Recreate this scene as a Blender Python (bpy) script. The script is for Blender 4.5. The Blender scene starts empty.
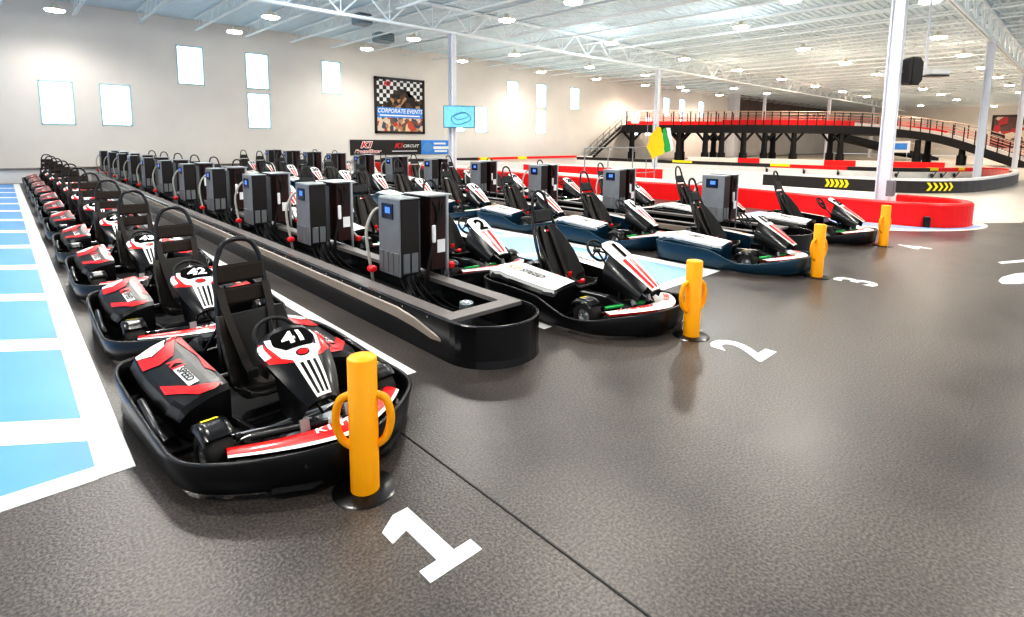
import bpy, bmesh, math, random
from mathutils import Vector, Matrix
random.seed(7)
SC = bpy.context.scene
COL = SC.collection
PI = math.pi
H = 2.3

# ------------------------------------------------------------------ materials
def new_mat(name):
    m = bpy.data.materials.new(name); m.use_nodes = True
    return m, m.node_tree, m.node_tree.nodes['Principled BSDF']

def plain(name, c, rough=.45, metal=0., emit=0., coat=0., noise=0., scale=30., bump=0., ecol=None):
    m, t, b = new_mat(name)
    b.inputs['Base Color'].default_value = (*c, 1)
    b.inputs['Roughness'].default_value = rough
    b.inputs['Metallic'].default_value = metal
    if coat: b.inputs['Coat Weight'].default_value = coat; b.inputs['Coat Roughness'].default_value = .08
    if emit:
        b.inputs['Emission Color'].default_value = (*(ecol or c), 1); b.inputs['Emission Strength'].default_value = emit
    if noise or bump:
        tc = t.nodes.new('ShaderNodeTexCoord'); n = t.nodes.new('ShaderNodeTexNoise')
        n.inputs['Scale'].default_value = scale; n.inputs['Detail'].default_value = 3
        t.links.new(tc.outputs['Object'], n.inputs['Vector'])
        if noise:
            mx = t.nodes.new('ShaderNodeMix'); mx.data_type = 'RGBA'
            mx.inputs[6].default_value = (*[v*(1-noise) for v in c], 1)
            mx.inputs[7].default_value = (*[min(1, v*(1+noise)) for v in c], 1)
            t.links.new(n.outputs['Fac'], mx.inputs[0]); t.links.new(mx.outputs[2], b.inputs['Base Color'])
        if bump:
            bp = t.nodes.new('ShaderNodeBump'); bp.inputs['Strength'].default_value = bump; bp.inputs['Distance'].default_value = .01
            t.links.new(n.outputs['Fac'], bp.inputs['Height']); t.links.new(bp.outputs['Normal'], b.inputs['Normal'])
    return m

M = {}
M['black'] = plain('black_plastic', (.009, .009, .010), .28, coat=.15, noise=.3, scale=20)
M['black_matte'] = plain('matte_black', (.02, .02, .021), .6, noise=.2)
M['bumper'] = plain('bumper_plastic', (.009, .009, .010), .3, noise=.4, scale=9)
M['navy'] = plain('flank_plastic_blue_reflection', (.008, .040, .068), .3, noise=.3, scale=9)  # blue floor strip's reflection put into the colour of black plastic
M['vinyl'] = plain('seat_vinyl', (.022, .019, .017), .33, noise=.2, scale=14, bump=.1)
M['pad'] = plain('headrest_fabric', (.035, .026, .02), .85, noise=.3, scale=60)
M['strap'] = plain('strap_webbing', (.03, .025, .023), .75, noise=.2, scale=200)
M['red'] = plain('red_bodywork', (.72, .014, .014), .3, coat=.4)
M['white'] = plain('white_bodywork', (.86, .85, .83), .3, coat=.3)
M['decal_white'] = plain('white_decal', (.9, .9, .88), .4)
M['decal_black'] = plain('black_decal', (.008, .008, .008), .9); M['decal_black'].node_tree.nodes['Principled BSDF'].inputs['Specular IOR Level'].default_value = .08
M['orange'] = plain('orange_decal', (.8, .25, .03), .4)
M['yellow'] = plain('yellow_sticker', (.9, .75, .02), .45)
M['green'] = plain('green_metal', (.03, .35, .1), .35, metal=.3)
M['steel'] = plain('brushed_steel', (.55, .56, .58), .3, metal=.9, noise=.1)
M['tube'] = plain('painted_tube', (.03, .03, .032), .3, metal=.3)
M['rubber'] = plain('tire_rubber', (.022, .02, .019), .7, noise=.25, scale=40)
M['rim'] = plain('wheel_rim', (.6, .6, .6), .3, metal=.8)
M['bollard'] = plain('bollard_yellow', (.95, .42, .005), .38, noise=.05, scale=6)
M['cab_grey'] = plain('charger_grey', (.24, .255, .275), .38, metal=.25, noise=.12, scale=5)
M['cab_dark'] = plain('charger_dark', (.022, .018, .018), .4, noise=.2)
M['cab_maroon'] = plain('charger_maroon', (.035, .010, .010), .45, noise=.2)
M['vent'] = plain('vent_grey', (.20, .21, .22), .45, metal=.3)
M['lid'] = plain('charger_lid', (.25, .28, .285), .4, metal=.2)
M['screen'] = plain('charger_screen', (.02, .03, .06), .15)
M['screen_glow'] = plain('screen_blue', (.08, .2, .7), .3, emit=.6)
M['hose'] = plain('grey_hose', (.42, .42, .38), .5)
M['cable'] = plain('black_cable', (.015, .015, .015), .5)
M['plug'] = plain('red_plug', (.75, .02, .03), .4)
M['label'] = plain('paper_label', (.8, .8, .8), .6)
M['rail_grey'] = plain('island_rail', (.17, .155, .15), .5, noise=.15, scale=4)
M['island'] = plain('island_black', (.012, .012, .014), .22, coat=.4, noise=.3, scale=2)
M['tan'] = plain('tan_reflection_and_cap', (.34, .29, .25), .35, noise=.15, scale=3)  # wall reflection as colour on the islands, plain tan on the barrier cap
M['deck_white'] = plain('roof_deck_white', (.68, .79, .85), .6, noise=.06, scale=.5)
M['joist'] = plain('joist_white', (.86, .92, .95), .5)
M['col'] = plain('column_white', (.80, .82, .88), .45, noise=.04, scale=3)
M['lamp_glow'] = plain('lamp_glow', (1, .96, .86), .5, emit=22, ecol=(1, .93, .80))
M['lamp_body'] = plain('lamp_body', (.8, .75, .62), .4)
M['bar_red'] = plain('barrier_red', (.85, .012, .015), .4, noise=.08, scale=3)
M['bar_white'] = plain('barrier_white', (.82, .80, .78), .5, noise=.06, scale=3)
M['bar_black'] = plain('barrier_black', (.03, .025, .025), .4, noise=.2, scale=3)
M['bar_pink'] = plain('barrier_faded_red', (.75, .30, .28), .45)
M['rail_pink'] = plain('pink_rail', (.75, .25, .22), .5)
M['bridge_dark'] = plain('bridge_steel', (.012, .012, .015), .6, noise=.2, scale=2)
M['bridge_rail'] = plain('bridge_handrail', (.62, .5, .42), .5)
M['rail_tube'] = plain('grey_rail_tube', (.3, .31, .32), .4, metal=.4)
M['teal'] = plain('clear_teal_panel', (.55, .8, .8), .3)
M['blue_paint'] = plain('bay_blue_paint', (.13, .35, .72), .42, noise=.05, scale=1.5)
M['white_paint'] = plain('line_white_paint', (.86, .86, .84), .45, noise=.04, scale=3)
M['pale_blue'] = plain('pale_blue_paint', (.30, .48, .78), .45)
M['flag_y'] = plain('flag_yellow', (.9, .55, .02), .7); M['flag_g'] = plain('flag_green', (.03, .38, .08), .7)
M['flag_w'] = plain('flag_white', (.85, .85, .85), .7)
M['speaker'] = plain('speaker_grille', (.02, .018, .018), .6, noise=.3, scale=50)
M['tv'] = plain('tv_picture', (.20, .52, .75), .25, emit=.3, noise=.35, scale=5)
M['tv_dark'] = plain('tv_dark_line', (.03, .22, .35), .3)
M['tv_light'] = plain('tv_light_area', (.55, .85, .95), .3, emit=.5)
M['sign_blue'] = plain('sign_blue', (.07, .3, .8), .4, noise=.3, scale=3)
M['skin'] = plain('poster_warm', (.6, .36, .2), .6)
M['can'] = plain('tin_can', (.45, .5, .52), .25, metal=.8)
M['hvac'] = plain('duct_grey', (.25, .32, .36), .5, noise=.3, scale=6)
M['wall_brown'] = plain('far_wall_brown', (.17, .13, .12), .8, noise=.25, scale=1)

def wall_mat():
    m, t, b = new_mat('painted_block_wall')
    tc = t.nodes.new('ShaderNodeTexCoord'); n = t.nodes.new('ShaderNodeTexNoise')
    n.inputs['Scale'].default_value = .35; n.inputs['Detail'].default_value = 5
    r = t.nodes.new('ShaderNodeValToRGB')
    r.color_ramp.elements[0].position = .3; r.color_ramp.elements[0].color = (.74, .705, .67, 1)
    r.color_ramp.elements[1].position = .7; r.color_ramp.elements[1].color = (.81, .77, .725, 1)
    t.links.new(tc.outputs['Object'], n.inputs['Vector']); t.links.new(n.outputs['Fac'], r.inputs['Fac'])
    t.links.new(r.outputs['Color'], b.inputs['Base Color'])
    n2 = t.nodes.new('ShaderNodeTexNoise'); n2.inputs['Scale'].default_value = 9
    bp = t.nodes.new('ShaderNodeBump'); bp.inputs['Strength'].default_value = .15
    t.links.new(tc.outputs['Object'], n2.inputs['Vector']); t.links.new(n2.outputs['Fac'], bp.inputs['Height'])
    t.links.new(bp.outputs['Normal'], b.inputs['Normal']); b.inputs['Roughness'].default_value = .85
    return m
M['wall'] = wall_mat()

def floor_mat():
    m, t, b = new_mat('speckled_epoxy_floor'); N = t.nodes; L = t.links
    tc = N.new('ShaderNodeTexCoord')
    big = N.new('ShaderNodeTexNoise'); big.inputs['Scale'].default_value = .45; big.inputs['Detail'].default_value = 6; big.inputs['Roughness'].default_value = .6
    fine = N.new('ShaderNodeTexNoise'); fine.inputs['Scale'].default_value = 55; fine.inputs['Detail'].default_value = 3
    L.new(tc.outputs['Object'], big.inputs['Vector']); L.new(tc.outputs['Object'], fine.inputs['Vector'])
    r = N.new('ShaderNodeValToRGB')
    r.color_ramp.elements[0].position = .32; r.color_ramp.elements[0].color = (.050, .047, .046, 1)
    r.color_ramp.elements[1].position = .72; r.color_ramp.elements[1].color = (.125, .110, .10, 1)
    L.new(big.outputs['Fac'], r.inputs['Fac'])
    f = N.new('ShaderNodeValToRGB')
    f.color_ramp.elements[0].position = .38; f.color_ramp.elements[0].color = (.55, .54, .55, 1)
    f.color_ramp.elements[1].position = .66; f.color_ramp.elements[1].color = (1.5, 1.46, 1.42, 1)
    L.new(fine.outputs['Fac'], f.inputs['Fac'])
    mx = N.new('ShaderNodeMix'); mx.data_type = 'RGBA'; mx.blend_type = 'MULTIPLY'; mx.inputs[0].default_value = 1
    L.new(r.outputs['Color'], mx.inputs[6]); L.new(f.outputs['Color'], mx.inputs[7])
    L.new(mx.outputs[2], b.inputs['Base Color'])
    rr = N.new('ShaderNodeMapRange'); rr.inputs[1].default_value = .3; rr.inputs[2].default_value = .7
    rr.inputs[3].default_value = .27; rr.inputs[4].default_value = .42
    L.new(big.outputs['Fac'], rr.inputs[0]); L.new(rr.outputs[0], b.inputs['Roughness'])
    bp = N.new('ShaderNodeBump'); bp.inputs['Strength'].default_value = .25; bp.inputs['Distance'].default_value = .01
    L.new(fine.outputs['Fac'], bp.inputs['Height']); L.new(bp.outputs['Normal'], b.inputs['Normal'])
    b.inputs['Specular IOR Level'].default_value = .6
    return m
M['floor'] = floor_mat()
M['track'] = plain('track_surface', (.66, .60, .53), .32, noise=.12, scale=.6)

def window_mat():
    m, t, b = new_mat('bright_window_glass')
    b.inputs['Base Color'].default_value = (.8, .95, 1, 1)
    b.inputs['Emission Color'].default_value = (.86, .98, 1, 1); b.inputs['Emission Strength'].default_value = 2.4
    b.inputs['Roughness'].default_value = .2
    return m
M['window'] = window_mat()
M['win_frame'] = plain('window_frame', (.45, .66, .72), .5)

def poster_mat():
    m, t, b = new_mat('poster_print'); N = t.nodes; L = t.links
    tc = N.new('ShaderNodeTexCoord'); ch = N.new('ShaderNodeTexChecker'); ch.inputs['Scale'].default_value = 3.3
    ch.inputs[1].default_value = (.8, .8, .8, 1); ch.inputs[2].default_value = (.03, .03, .03, 1)
    L.new(tc.outputs['Object'], ch.inputs['Vector']); L.new(ch.outputs['Color'], b.inputs['Base Color'])
    return m
M['checker'] = poster_mat()
def crowd_mat(name, cols, scale):
    m, t, b = new_mat(name); N = t.nodes; L = t.links
    tc = N.new('ShaderNodeTexCoord'); v = N.new('ShaderNodeTexVoronoi'); v.inputs['Scale'].default_value = scale
    r = N.new('ShaderNodeValToRGB'); r.color_ramp.interpolation = 'CONSTANT'
    sp = N.new('ShaderNodeSeparateColor')
    L.new(tc.outputs['Object'], v.inputs['Vector']); L.new(v.outputs['Color'], sp.inputs[0]); L.new(sp.outputs[0], r.inputs['Fac'])
    e = r.color_ramp.elements
    e[0].position = 0; e[0].color = (*cols[0], 1); e[1].position = 1/len(cols); e[1].color = (*cols[1], 1)
    for i in range(2, len(cols)):
        x = e.new(i/len(cols)); x.color = (*cols[i], 1)
    L.new(r.outputs['Color'], b.inputs['Base Color']); return m
M['crowd'] = crowd_mat('poster_group_upper', [(.03, .02, .015), (.12, .06, .03), (.02, .02, .02), (.5, .3, .16), (.05, .04, .03)], 3.5)
M['crowd2'] = crowd_mat('poster_group_lower', [(.5, .3, .18), (.7, .6, .5), (.1, .1, .14), (.6, .1, .06), (.75, .55, .35), (.2, .12, .08)], 3.2)
M['far_poster'] = crowd_mat('far_banner_print', [(.1, .04, .04), (.5, .05, .06), (.05, .02, .02), (.7, .6, .5), (.15, .08, .07)], .9)

# ------------------------------------------------------------------ mesh builder
class MB:
    def __init__(s): s.v = []; s.f = []; s.m = []; s.s = []
    def add(s, vs, fs, mat=0, smooth=False):
        o = len(s.v); s.v += [tuple(v) for v in vs]
        for f in fs: s.f.append([i+o for i in f]); s.m.append(mat); s.s.append(smooth)
    def box(s, c, d, mat=0, rot=None):
        hx, hy, hz = d[0]/2, d[1]/2, d[2]/2
        P = [Vector((x, y, z)) for z in (-hz, hz) for y in (-hy, hy) for x in (-hx, hx)]
        if rot: P = [rot @ p for p in P]
        P = [p + Vector(c) for p in P]
        s.add(P, [(0, 2, 3, 1), (4, 5, 7, 6), (0, 1, 5, 4), (2, 6, 7, 3), (0, 4, 6, 2), (1, 3, 7, 5)], mat)
    def bbox(s, c, d, r=.02, mat=0, rot=None):          # chamfered box
        hx, hy, hz = d[0]/2, d[1]/2, d[2]/2; r = min(r, hx*.9, hy*.9, hz*.9)
        pl = [(hx-r, -hy), (hx, -hy+r), (hx, hy-r), (hx-r, hy), (-hx+r, hy), (-hx, hy-r), (-hx, -hy+r), (-hx+r, -hy)]
        rings = []
        for z, k in ((-hz, 1), (-hz+r, 0), (hz-r, 0), (hz, 1)):
            rings.append([((x-math.copysign(r, x)*k*.8), (y-math.copysign(r, y)*k*.8), z) for x, y in pl])
        if rot: rings = [[rot @ Vector(p) for p in R_] for R_ in rings]
        rings = [[(p[0]+c[0], p[1]+c[1], p[2]+c[2]) for p in R_] for R_ in rings]
        s.loft(rings, mat, caps=True)
    def loft(s, rings, mat=0, closed=True, caps=False, smooth=False, loop=False):
        n = len(rings[0]); vs = [p for R_ in rings for p in R_]; fs = []
        k = len(rings)
        for i in range(k if loop else k-1):
            a = i*n; b = ((i+1) % k)*n
            for j in range(n if closed else n-1):
                j2 = (j+1) % n; fs.append((a+j, a+j2, b+j2, b+j))
        s.add(vs, fs, mat, smooth)
        if caps:
            s.add(rings[0], [tuple(range(n))[::-1]], mat); s.add(rings[-1], [tuple(range(n))], mat)
    def tube(s, pts, r, seg=8, mat=0, loop=False, caps=True, smooth=True):
        pts = [Vector(p) for p in pts]; rings = []; up = None; n = len(pts)
        for i, p in enumerate(pts):
            if loop: d = pts[(i+1) % n]-pts[i-1]
            else: d = pts[min(i+1, n-1)]-pts[max(i-1, 0)]
            if d.length < 1e-9: d = Vector((0, 0, 1))
            d.normalize()
            if up is None: up = Vector((0, 0, 1)) if abs(d.z) < .9 else Vector((1, 0, 0))
            a = up - d*up.dot(d)
            if a.length < 1e-4: a = d.orthogonal()
            a.normalize(); b = d.cross(a); up = a
            rr = r[i] if isinstance(r, (list, tuple)) else r
            rings.append([p + (a*math.cos(2*PI*j/seg)+b*math.sin(2*PI*j/seg))*rr for j in range(seg)])
        s.loft(rings, mat, caps=(caps and not loop), smooth=smooth, loop=loop)
    def lathe(s, prof, c=(0, 0, 0), axis='z', seg=20, mat=0, smooth=True):
        rings = []
        for r, h in prof:
            R_ = []
            for j in range(seg):
                a = 2*PI*j/seg; x, y = r*math.cos(a), r*math.sin(a)
                p = {'z': (x, y, h), 'x': (h, x, y), 'y': (x, h, -y)}[axis]
                R_.append((p[0]+c[0], p[1]+c[1], p[2]+c[2]))
            rings.append(R_)
        s.loft(rings, mat, caps=False, smooth=smooth)
    def prism(s, poly, z0, z1, mat=0):
        n = len(poly)
        s.add([(x, y, z0) for x, y in poly]+[(x, y, z1) for x, y in poly],
              [tuple(range(n))[::-1], tuple(range(n, 2*n))]+[(i, (i+1) % n, n+(i+1) % n, n+i) for i in range(n)], mat)
    def grid(s, fn, nu, nv, mat=0, smooth=True, thick=0):
        vs = [fn(i/nu, j/nv) for j in range(nv+1) for i in range(nu+1)]
        fs = [(j*(nu+1)+i, j*(nu+1)+i+1, (j+1)*(nu+1)+i+1, (j+1)*(nu+1)+i) for j in range(nv) for i in range(nu)]
        if not callable(mat): s.add(vs, fs, mat, smooth)
        else:
            o = len(s.v); s.v += [tuple(v) for v in vs]; k = 0
            for j in range(nv):
                for i in range(nu):
                    s.f.append([q+o for q in fs[k]]); s.m.append(mat((i+.5)/nu, (j+.5)/nv)); s.s.append(smooth); k += 1
    def map2d(s, tri, fn, mat):                          # tri = (verts2d, faces) drawn onto surface fn(u,v)
        s.add([fn(u, v) for u, v in tri[0]], tri[1], mat)
    def build(s, name, mats, parent=None, loc=None):
        me = bpy.data.meshes.new(name); me.from_pydata(s.v, [], s.f)
        if not isinstance(mats, (list, tuple)): mats = [mats]
        for m in mats: me.materials.append(m)
        me.polygons.foreach_set('material_index', s.m); me.polygons.foreach_set('use_smooth', s.s)
        me.update()
        o = bpy.data.objects.new(name, me); COL.objects.link(o)
        if parent: o.parent = parent
        if loc: o.location = loc
        return o

def flat2d(poly, nsub=0):                                # a polygon as triangles, cut finely so it can follow a curve
    bm = bmesh.new(); vs = [bm.verts.new((x, y, 0)) for x, y in poly]
    bm.faces.new(vs); bmesh.ops.triangulate(bm, faces=bm.faces[:])
    for _ in range(nsub): bmesh.ops.subdivide_edges(bm, edges=bm.edges[:], cuts=1, use_grid_fill=True)
    bmesh.ops.triangulate(bm, faces=bm.faces[:]); bm.verts.index_update()
    r = ([(v.co.x, v.co.y) for v in bm.verts], [[v.index for v in f.verts] for f in bm.faces]); bm.free(); return r

def refine(tri, step=.03):                              # cut long lettering triangles so they hug a curved panel
    bm = bmesh.new(); vs = [bm.verts.new((x, y, 0)) for x, y in tri[0]]
    for f in tri[1]:
        try: bm.faces.new([vs[i] for i in f])
        except ValueError: pass
    for _ in range(5):
        es = [e for e in bm.edges if e.calc_length() > step]
        if not es: break
        bmesh.ops.subdivide_edges(bm, edges=es, cuts=1); bmesh.ops.triangulate(bm, faces=bm.faces[:])
    bm.verts.index_update(); r = ([(v.co.x, v.co.y) for v in bm.verts], [[v.index for v in f.verts] for f in bm.faces]); bm.free(); return r
_tc = {}
def text2d(txt, size=1., bold=0., shear=0., sx=1.):      # lettering as a flat triangle set centred on 0,0
    key = (txt, size, bold, shear, sx)
    if key in _tc: return _tc[key]
    cu = bpy.data.curves.new('lettering', 'FONT'); cu.body = txt; cu.size = size; cu.offset = bold*size
    cu.align_x = 'CENTER'; cu.align_y = 'CENTER'; cu.shear = shear; cu.resolution_u = 3; cu.fill_mode = 'FRONT'
    o = bpy.data.objects.new('lettering', cu); me = bpy.data.meshes.new_from_object(o)
    r = ([(v.co.x*sx, v.co.y) for v in me.vertices], [list(p.vertices) for p in me.polygons])
    bpy.data.objects.remove(o); bpy.data.meshes.remove(me); bpy.data.curves.remove(cu)
    _tc[key] = r; return r

def cat(pts, n=6, loop=False):                           # smooth curve through points
    P = [Vector(p) for p in pts]; k = len(P); out = []
    for i in range(k if loop else k-1):
        if loop: a, b, c, d = P[i-1], P[i], P[(i+1) % k], P[(i+2) % k]
        else: a, b, c, d = P[max(i-1, 0)], P[i], P[i+1], P[min(i+2, k-1)]
        for j in range(n):
            t = j/n; out.append(.5*((2*b)+(c-a)*t+(2*a-5*b+4*c-d)*t*t+(3*b-a-3*c+d)*t**3))
    if not loop: out.append(P[-1])
    return out

def empty(name, loc, label, cat_, group=None, rz=0):
    o = bpy.data.objects.new(name, None); COL.objects.link(o); o.location = loc; o.rotation_euler.z = rz
    o.empty_display_size = .2; o['label'] = label; o['category'] = cat_
    if group: o['group'] = group
    return o
def tag(o, label, cat_, group=None):
    o['label'] = label; o['category'] = cat_
    if group: o['group'] = group
    return o
def struct(o): o['kind'] = 'structure'; return o
def copy_tree(o, parent=None, skip=()):
    c = o.copy(); COL.objects.link(c); c.parent = parent
    for ch in KIDS.get(o.name, ()):
        k = ch.name.split('.')[0]
        if k in skip: continue
        copy_tree(ch, c, skip)
    return c
KIDS = {}
def index_kids():
    KIDS.clear()
    for o in COL.objects:
        if o.parent: KIDS.setdefault(o.parent.name, []).append(o)
ORD = ['first', 'second', 'third', 'fourth', 'fifth', 'sixth', 'seventh', 'eighth', 'ninth', 'tenth', 'eleventh', 'twelfth']
# ------------------------------------------------------------------ karts  (local: front at -y, x across, origin on the floor at the middle)
def smooth01(t): t = max(0, min(1, t)); return t*t*(3-2*t)
def interp(tab, t):
    for (a, x), (b, y) in zip(tab, tab[1:]):
        if t <= b: return x+(y-x)*(0 if b == a else max(0, (t-a)/(b-a)))
    return tab[-1][1]

def kart_bumper(parent, white):
    hs = .0
    if white: half = [(0, 1.43, .34), (.55, 1.42, .35), (.84, 1.32, .37), (.96, 1.08, .38), (.98, .7, .38), (.98, .2, .36), (.98, -.02, .30), (.97, -.3, .21), (.93, -.58, .21), (.80, -.84, .26), (.5, -1.09, .31), (.2, -1.20, .32), (0, -1.21, .32)]
    else: half = [(0, 1.40, .34), (.5, 1.39, .35), (.78, 1.30, .37), (.89, 1.08, .37), (.92, .7, .35), (.92, .2, .30), (.92, -.15, .27), (.91, -.42, .26), (.82, -.66, .27), (.56, -.91, .29), (.25, -1.10, .31), (0, -1.15, .31)]
    pts = [(x, y, z+hs) for x, y, z in half] + [(-x, y, z+hs) for x, y, z in half[-2:0:-1]]
    P = cat(pts, 4, loop=True); n = len(P); rings = []
    for i, p in enumerate(P):
        d = P[(i+1) % n]-P[i-1]; d.z = 0; d.normalize(); nv = Vector((-d.y, d.x, 0))
        if nv.dot(Vector((p.x, p.y, 0))) < 0: nv = -nv
        zt = p.z; q = Vector((p.x, p.y, 0))
        prof = [(-.075, .035), (-.03, .055), (-.02, zt*.55), (0, zt-.012), (-.006, zt), (-.026, zt+.002), (-.034, zt-.02), (-.048, zt*.5), (-.085, .05)]
        rings.append([q+nv*a+Vector((0, 0, z)) for a, z in prof])
    b = MB(); b.loft(rings, 0, smooth=True, loop=True)
    o = b.build('bumper', M['navy'] if white == 2 else M['bumper'], parent)
    # raised guide loops, one at each front corner and along each side
    for s in (-1, 1):
        g = MB(); g.tube(cat([(s*.85, .45, .30), (s*.86, .38, .33), (s*.87, .0, .27), (s*.85, -.12, .22)], 4), .028, 6)
        if not white: g.build('side_guard', M['black'], parent)
    return o

def kart_chassis(parent, white):
    b = MB()
    b.prism([(-.38, 1.25), (.38, 1.25), (.42, .2), (.36, -.6), (.5, -.95), (.3, -1.08), (-.3, -1.08), (-.5, -.95), (-.36, -.6), (-.42, .2)][::-1], .05, .075)
    b.prism([(.3, 1.25), (.8, 1.2), (.83, -.0), (.36, -.0)][::-1], .05, .07); b.prism([(-.36, -.0), (-.83, -.0), (-.8, 1.2), (-.3, 1.25)][::-1], .05, .07)
    b.build('floor_pan', M['black_matte'], parent)
    t = MB()
    for s in (-1, 1):
        t.tube(cat([(s*.33, 1.0, .14), (s*.36, .3, .12), (s*.30, -.4, .13), (s*.42, -.8, .15), (s*.30, -1.05, .2)], 4), .022, 6)
        t.tube([(s*.34, -.3, .16), (s*.5, -.36, .19)], .03, 6)
        t.tube([(s*.36, .6, .15), (s*.85, .6, .2)], .016, 6)
    t.tube([(-.36, .85, .14), (.36, .85, .14)], .022, 6); t.tube([(-.32, -.52, .14), (.32, -.52, .14)], .022, 6)
    t.tube([(-.45, -.86, .17), (.45, -.86, .17)], .02, 6); t.tube([(-.31, -.1, .14), (.31, -.1, .14)], .02, 6)
    t.build('frame', M['tube'], parent)
    a = MB()
    a.tube([(-.56, -.30, .2), (-.1, -.46, .2), (.1, -.46, .2), (.56, -.30, .2)], .011, 6)
    a.tube([(-.5, -.36, .17), (.5, -.36, .17)], .017, 6)
    a.box((.12, -.6, .17), (.16, .2, .06)); a.box((-.18, -.62, .16), (.1, .14, .05))
    a.tube([(.0, -.5, .2), (-.3, -.66, .24)], .012, 6)
    a.build('tie_rods', M['steel'], parent)
    g = MB()
    g.tube([(-.44, -.52, .24), (-.02, -.80, .30)], .026, 7); g.tube([(-.36, -.66, .20), (-.1, -.86, .24)], .018, 7); g.tube([(.16, -.55, .2), (.3, -.78, .22)], .02, 7); g.bbox((-.12, -.78, .14), (.26, .12, .1), .02)
    g.build('brake_lines', M['green'] if white else M['black'], parent)
    for s in (-1, 1):
        p = MB(); p.tube([(s*.17, -.62, .12), (s*.17, -.74, .3)], .012, 6); p.box((s*.17, -.75, .31), (.065, .02, .085), rot=Matrix.Rotation(-.3, 3, 'X'))
        p.build('pedal', M['rail_tube'], parent)

def kart_wheels(parent):
    def wheel(x, y, r, w, name):
        s = 1 if x > 0 else -1
        b = MB(); b.lathe([(r*.52, -w/2), (r*.86, -w/2), (r*.97, -w*.42), (r, -w*.28), (r, w*.28), (r*.97, w*.42), (r*.86, w/2), (r*.52, w/2), (r*.5, 0), (r*.52, -w/2)], (x, y, r), 'x', 20)
        t = b.build(name, M['rubber'], parent)
        c = MB(); c.lathe([(.0, s*w*.3), (r*.16, s*w*.34), (r*.2, s*w*.22), (r*.42, s*w*.16), (r*.46, s*w*.4), (r*.54, s*w*.44), (r*.54, -s*w*.3)], (x, y, r), 'x', 16)
        for k in range(5):
            a = k*2*PI/5; c.tube([(x+s*w*.38, y+math.cos(a)*r*.3, r+math.sin(a)*r*.3), (x+s*w*.44, y+math.cos(a)*r*.3, r+math.sin(a)*r*.3)], .012, 5)
        c.build('rim', M['rim'], t); return t
    for s in (-1, 1):
        wheel(s*.645, -.42, .175, .17, 'front_wheel'); wheel(s*.62, .80, .185, .2, 'rear_wheel')
    a = MB(); a.tube([(-.62, .80, .185), (.62, .80, .185)], .02, 8); a.build('rear_axle', M['steel'], parent)

def kart_fenders(parent):
    for s in (-1, 1):
        def fn(u, v):
            a = math.radians(48+100*u); r = .205
            prof = interp([(0, -.105), (.12, -.10), (.5, 0), (.88, .10), (1, .105)], v); dz = -.05 if v < .05 or v > .95 else 0
            return (s*.645+prof*1.0, -.40+math.cos(a)*r*1.05*-1, .185+math.sin(a)*(r+dz*.6)*(1 if v not in (0, 1) else .93))
        b = MB(); b.grid(fn, 12, 6); b.grid(lambda u, v: tuple(q*.0+w for q, w in zip((0, 0, 0), (fn(u, v)[0], fn(u, v)[1]*.97-.01, fn(u, v)[2]-.012)))[0:3], 12, 6)
        o = b.build('fender', M['black'], parent)
        st = MB(); st.grid(lambda u, v: (lambda p: (p[0], p[1], p[2]+.005))(fn(.50+.16*u, .3+.4*v)), 3, 3, 0)
        tx = text2d('42', .05, .02); st.map2d(([(.5+y*6, .5+x*7) for x, y in tx[0]], tx[1]), lambda u, v: (lambda p: (p[0], p[1], p[2]+.008))(fn(.50+.16*(1-u), .3+.4*v)), 1)
        st.build('sticker', [M['yellow'], M['decal_black']], o)

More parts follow.
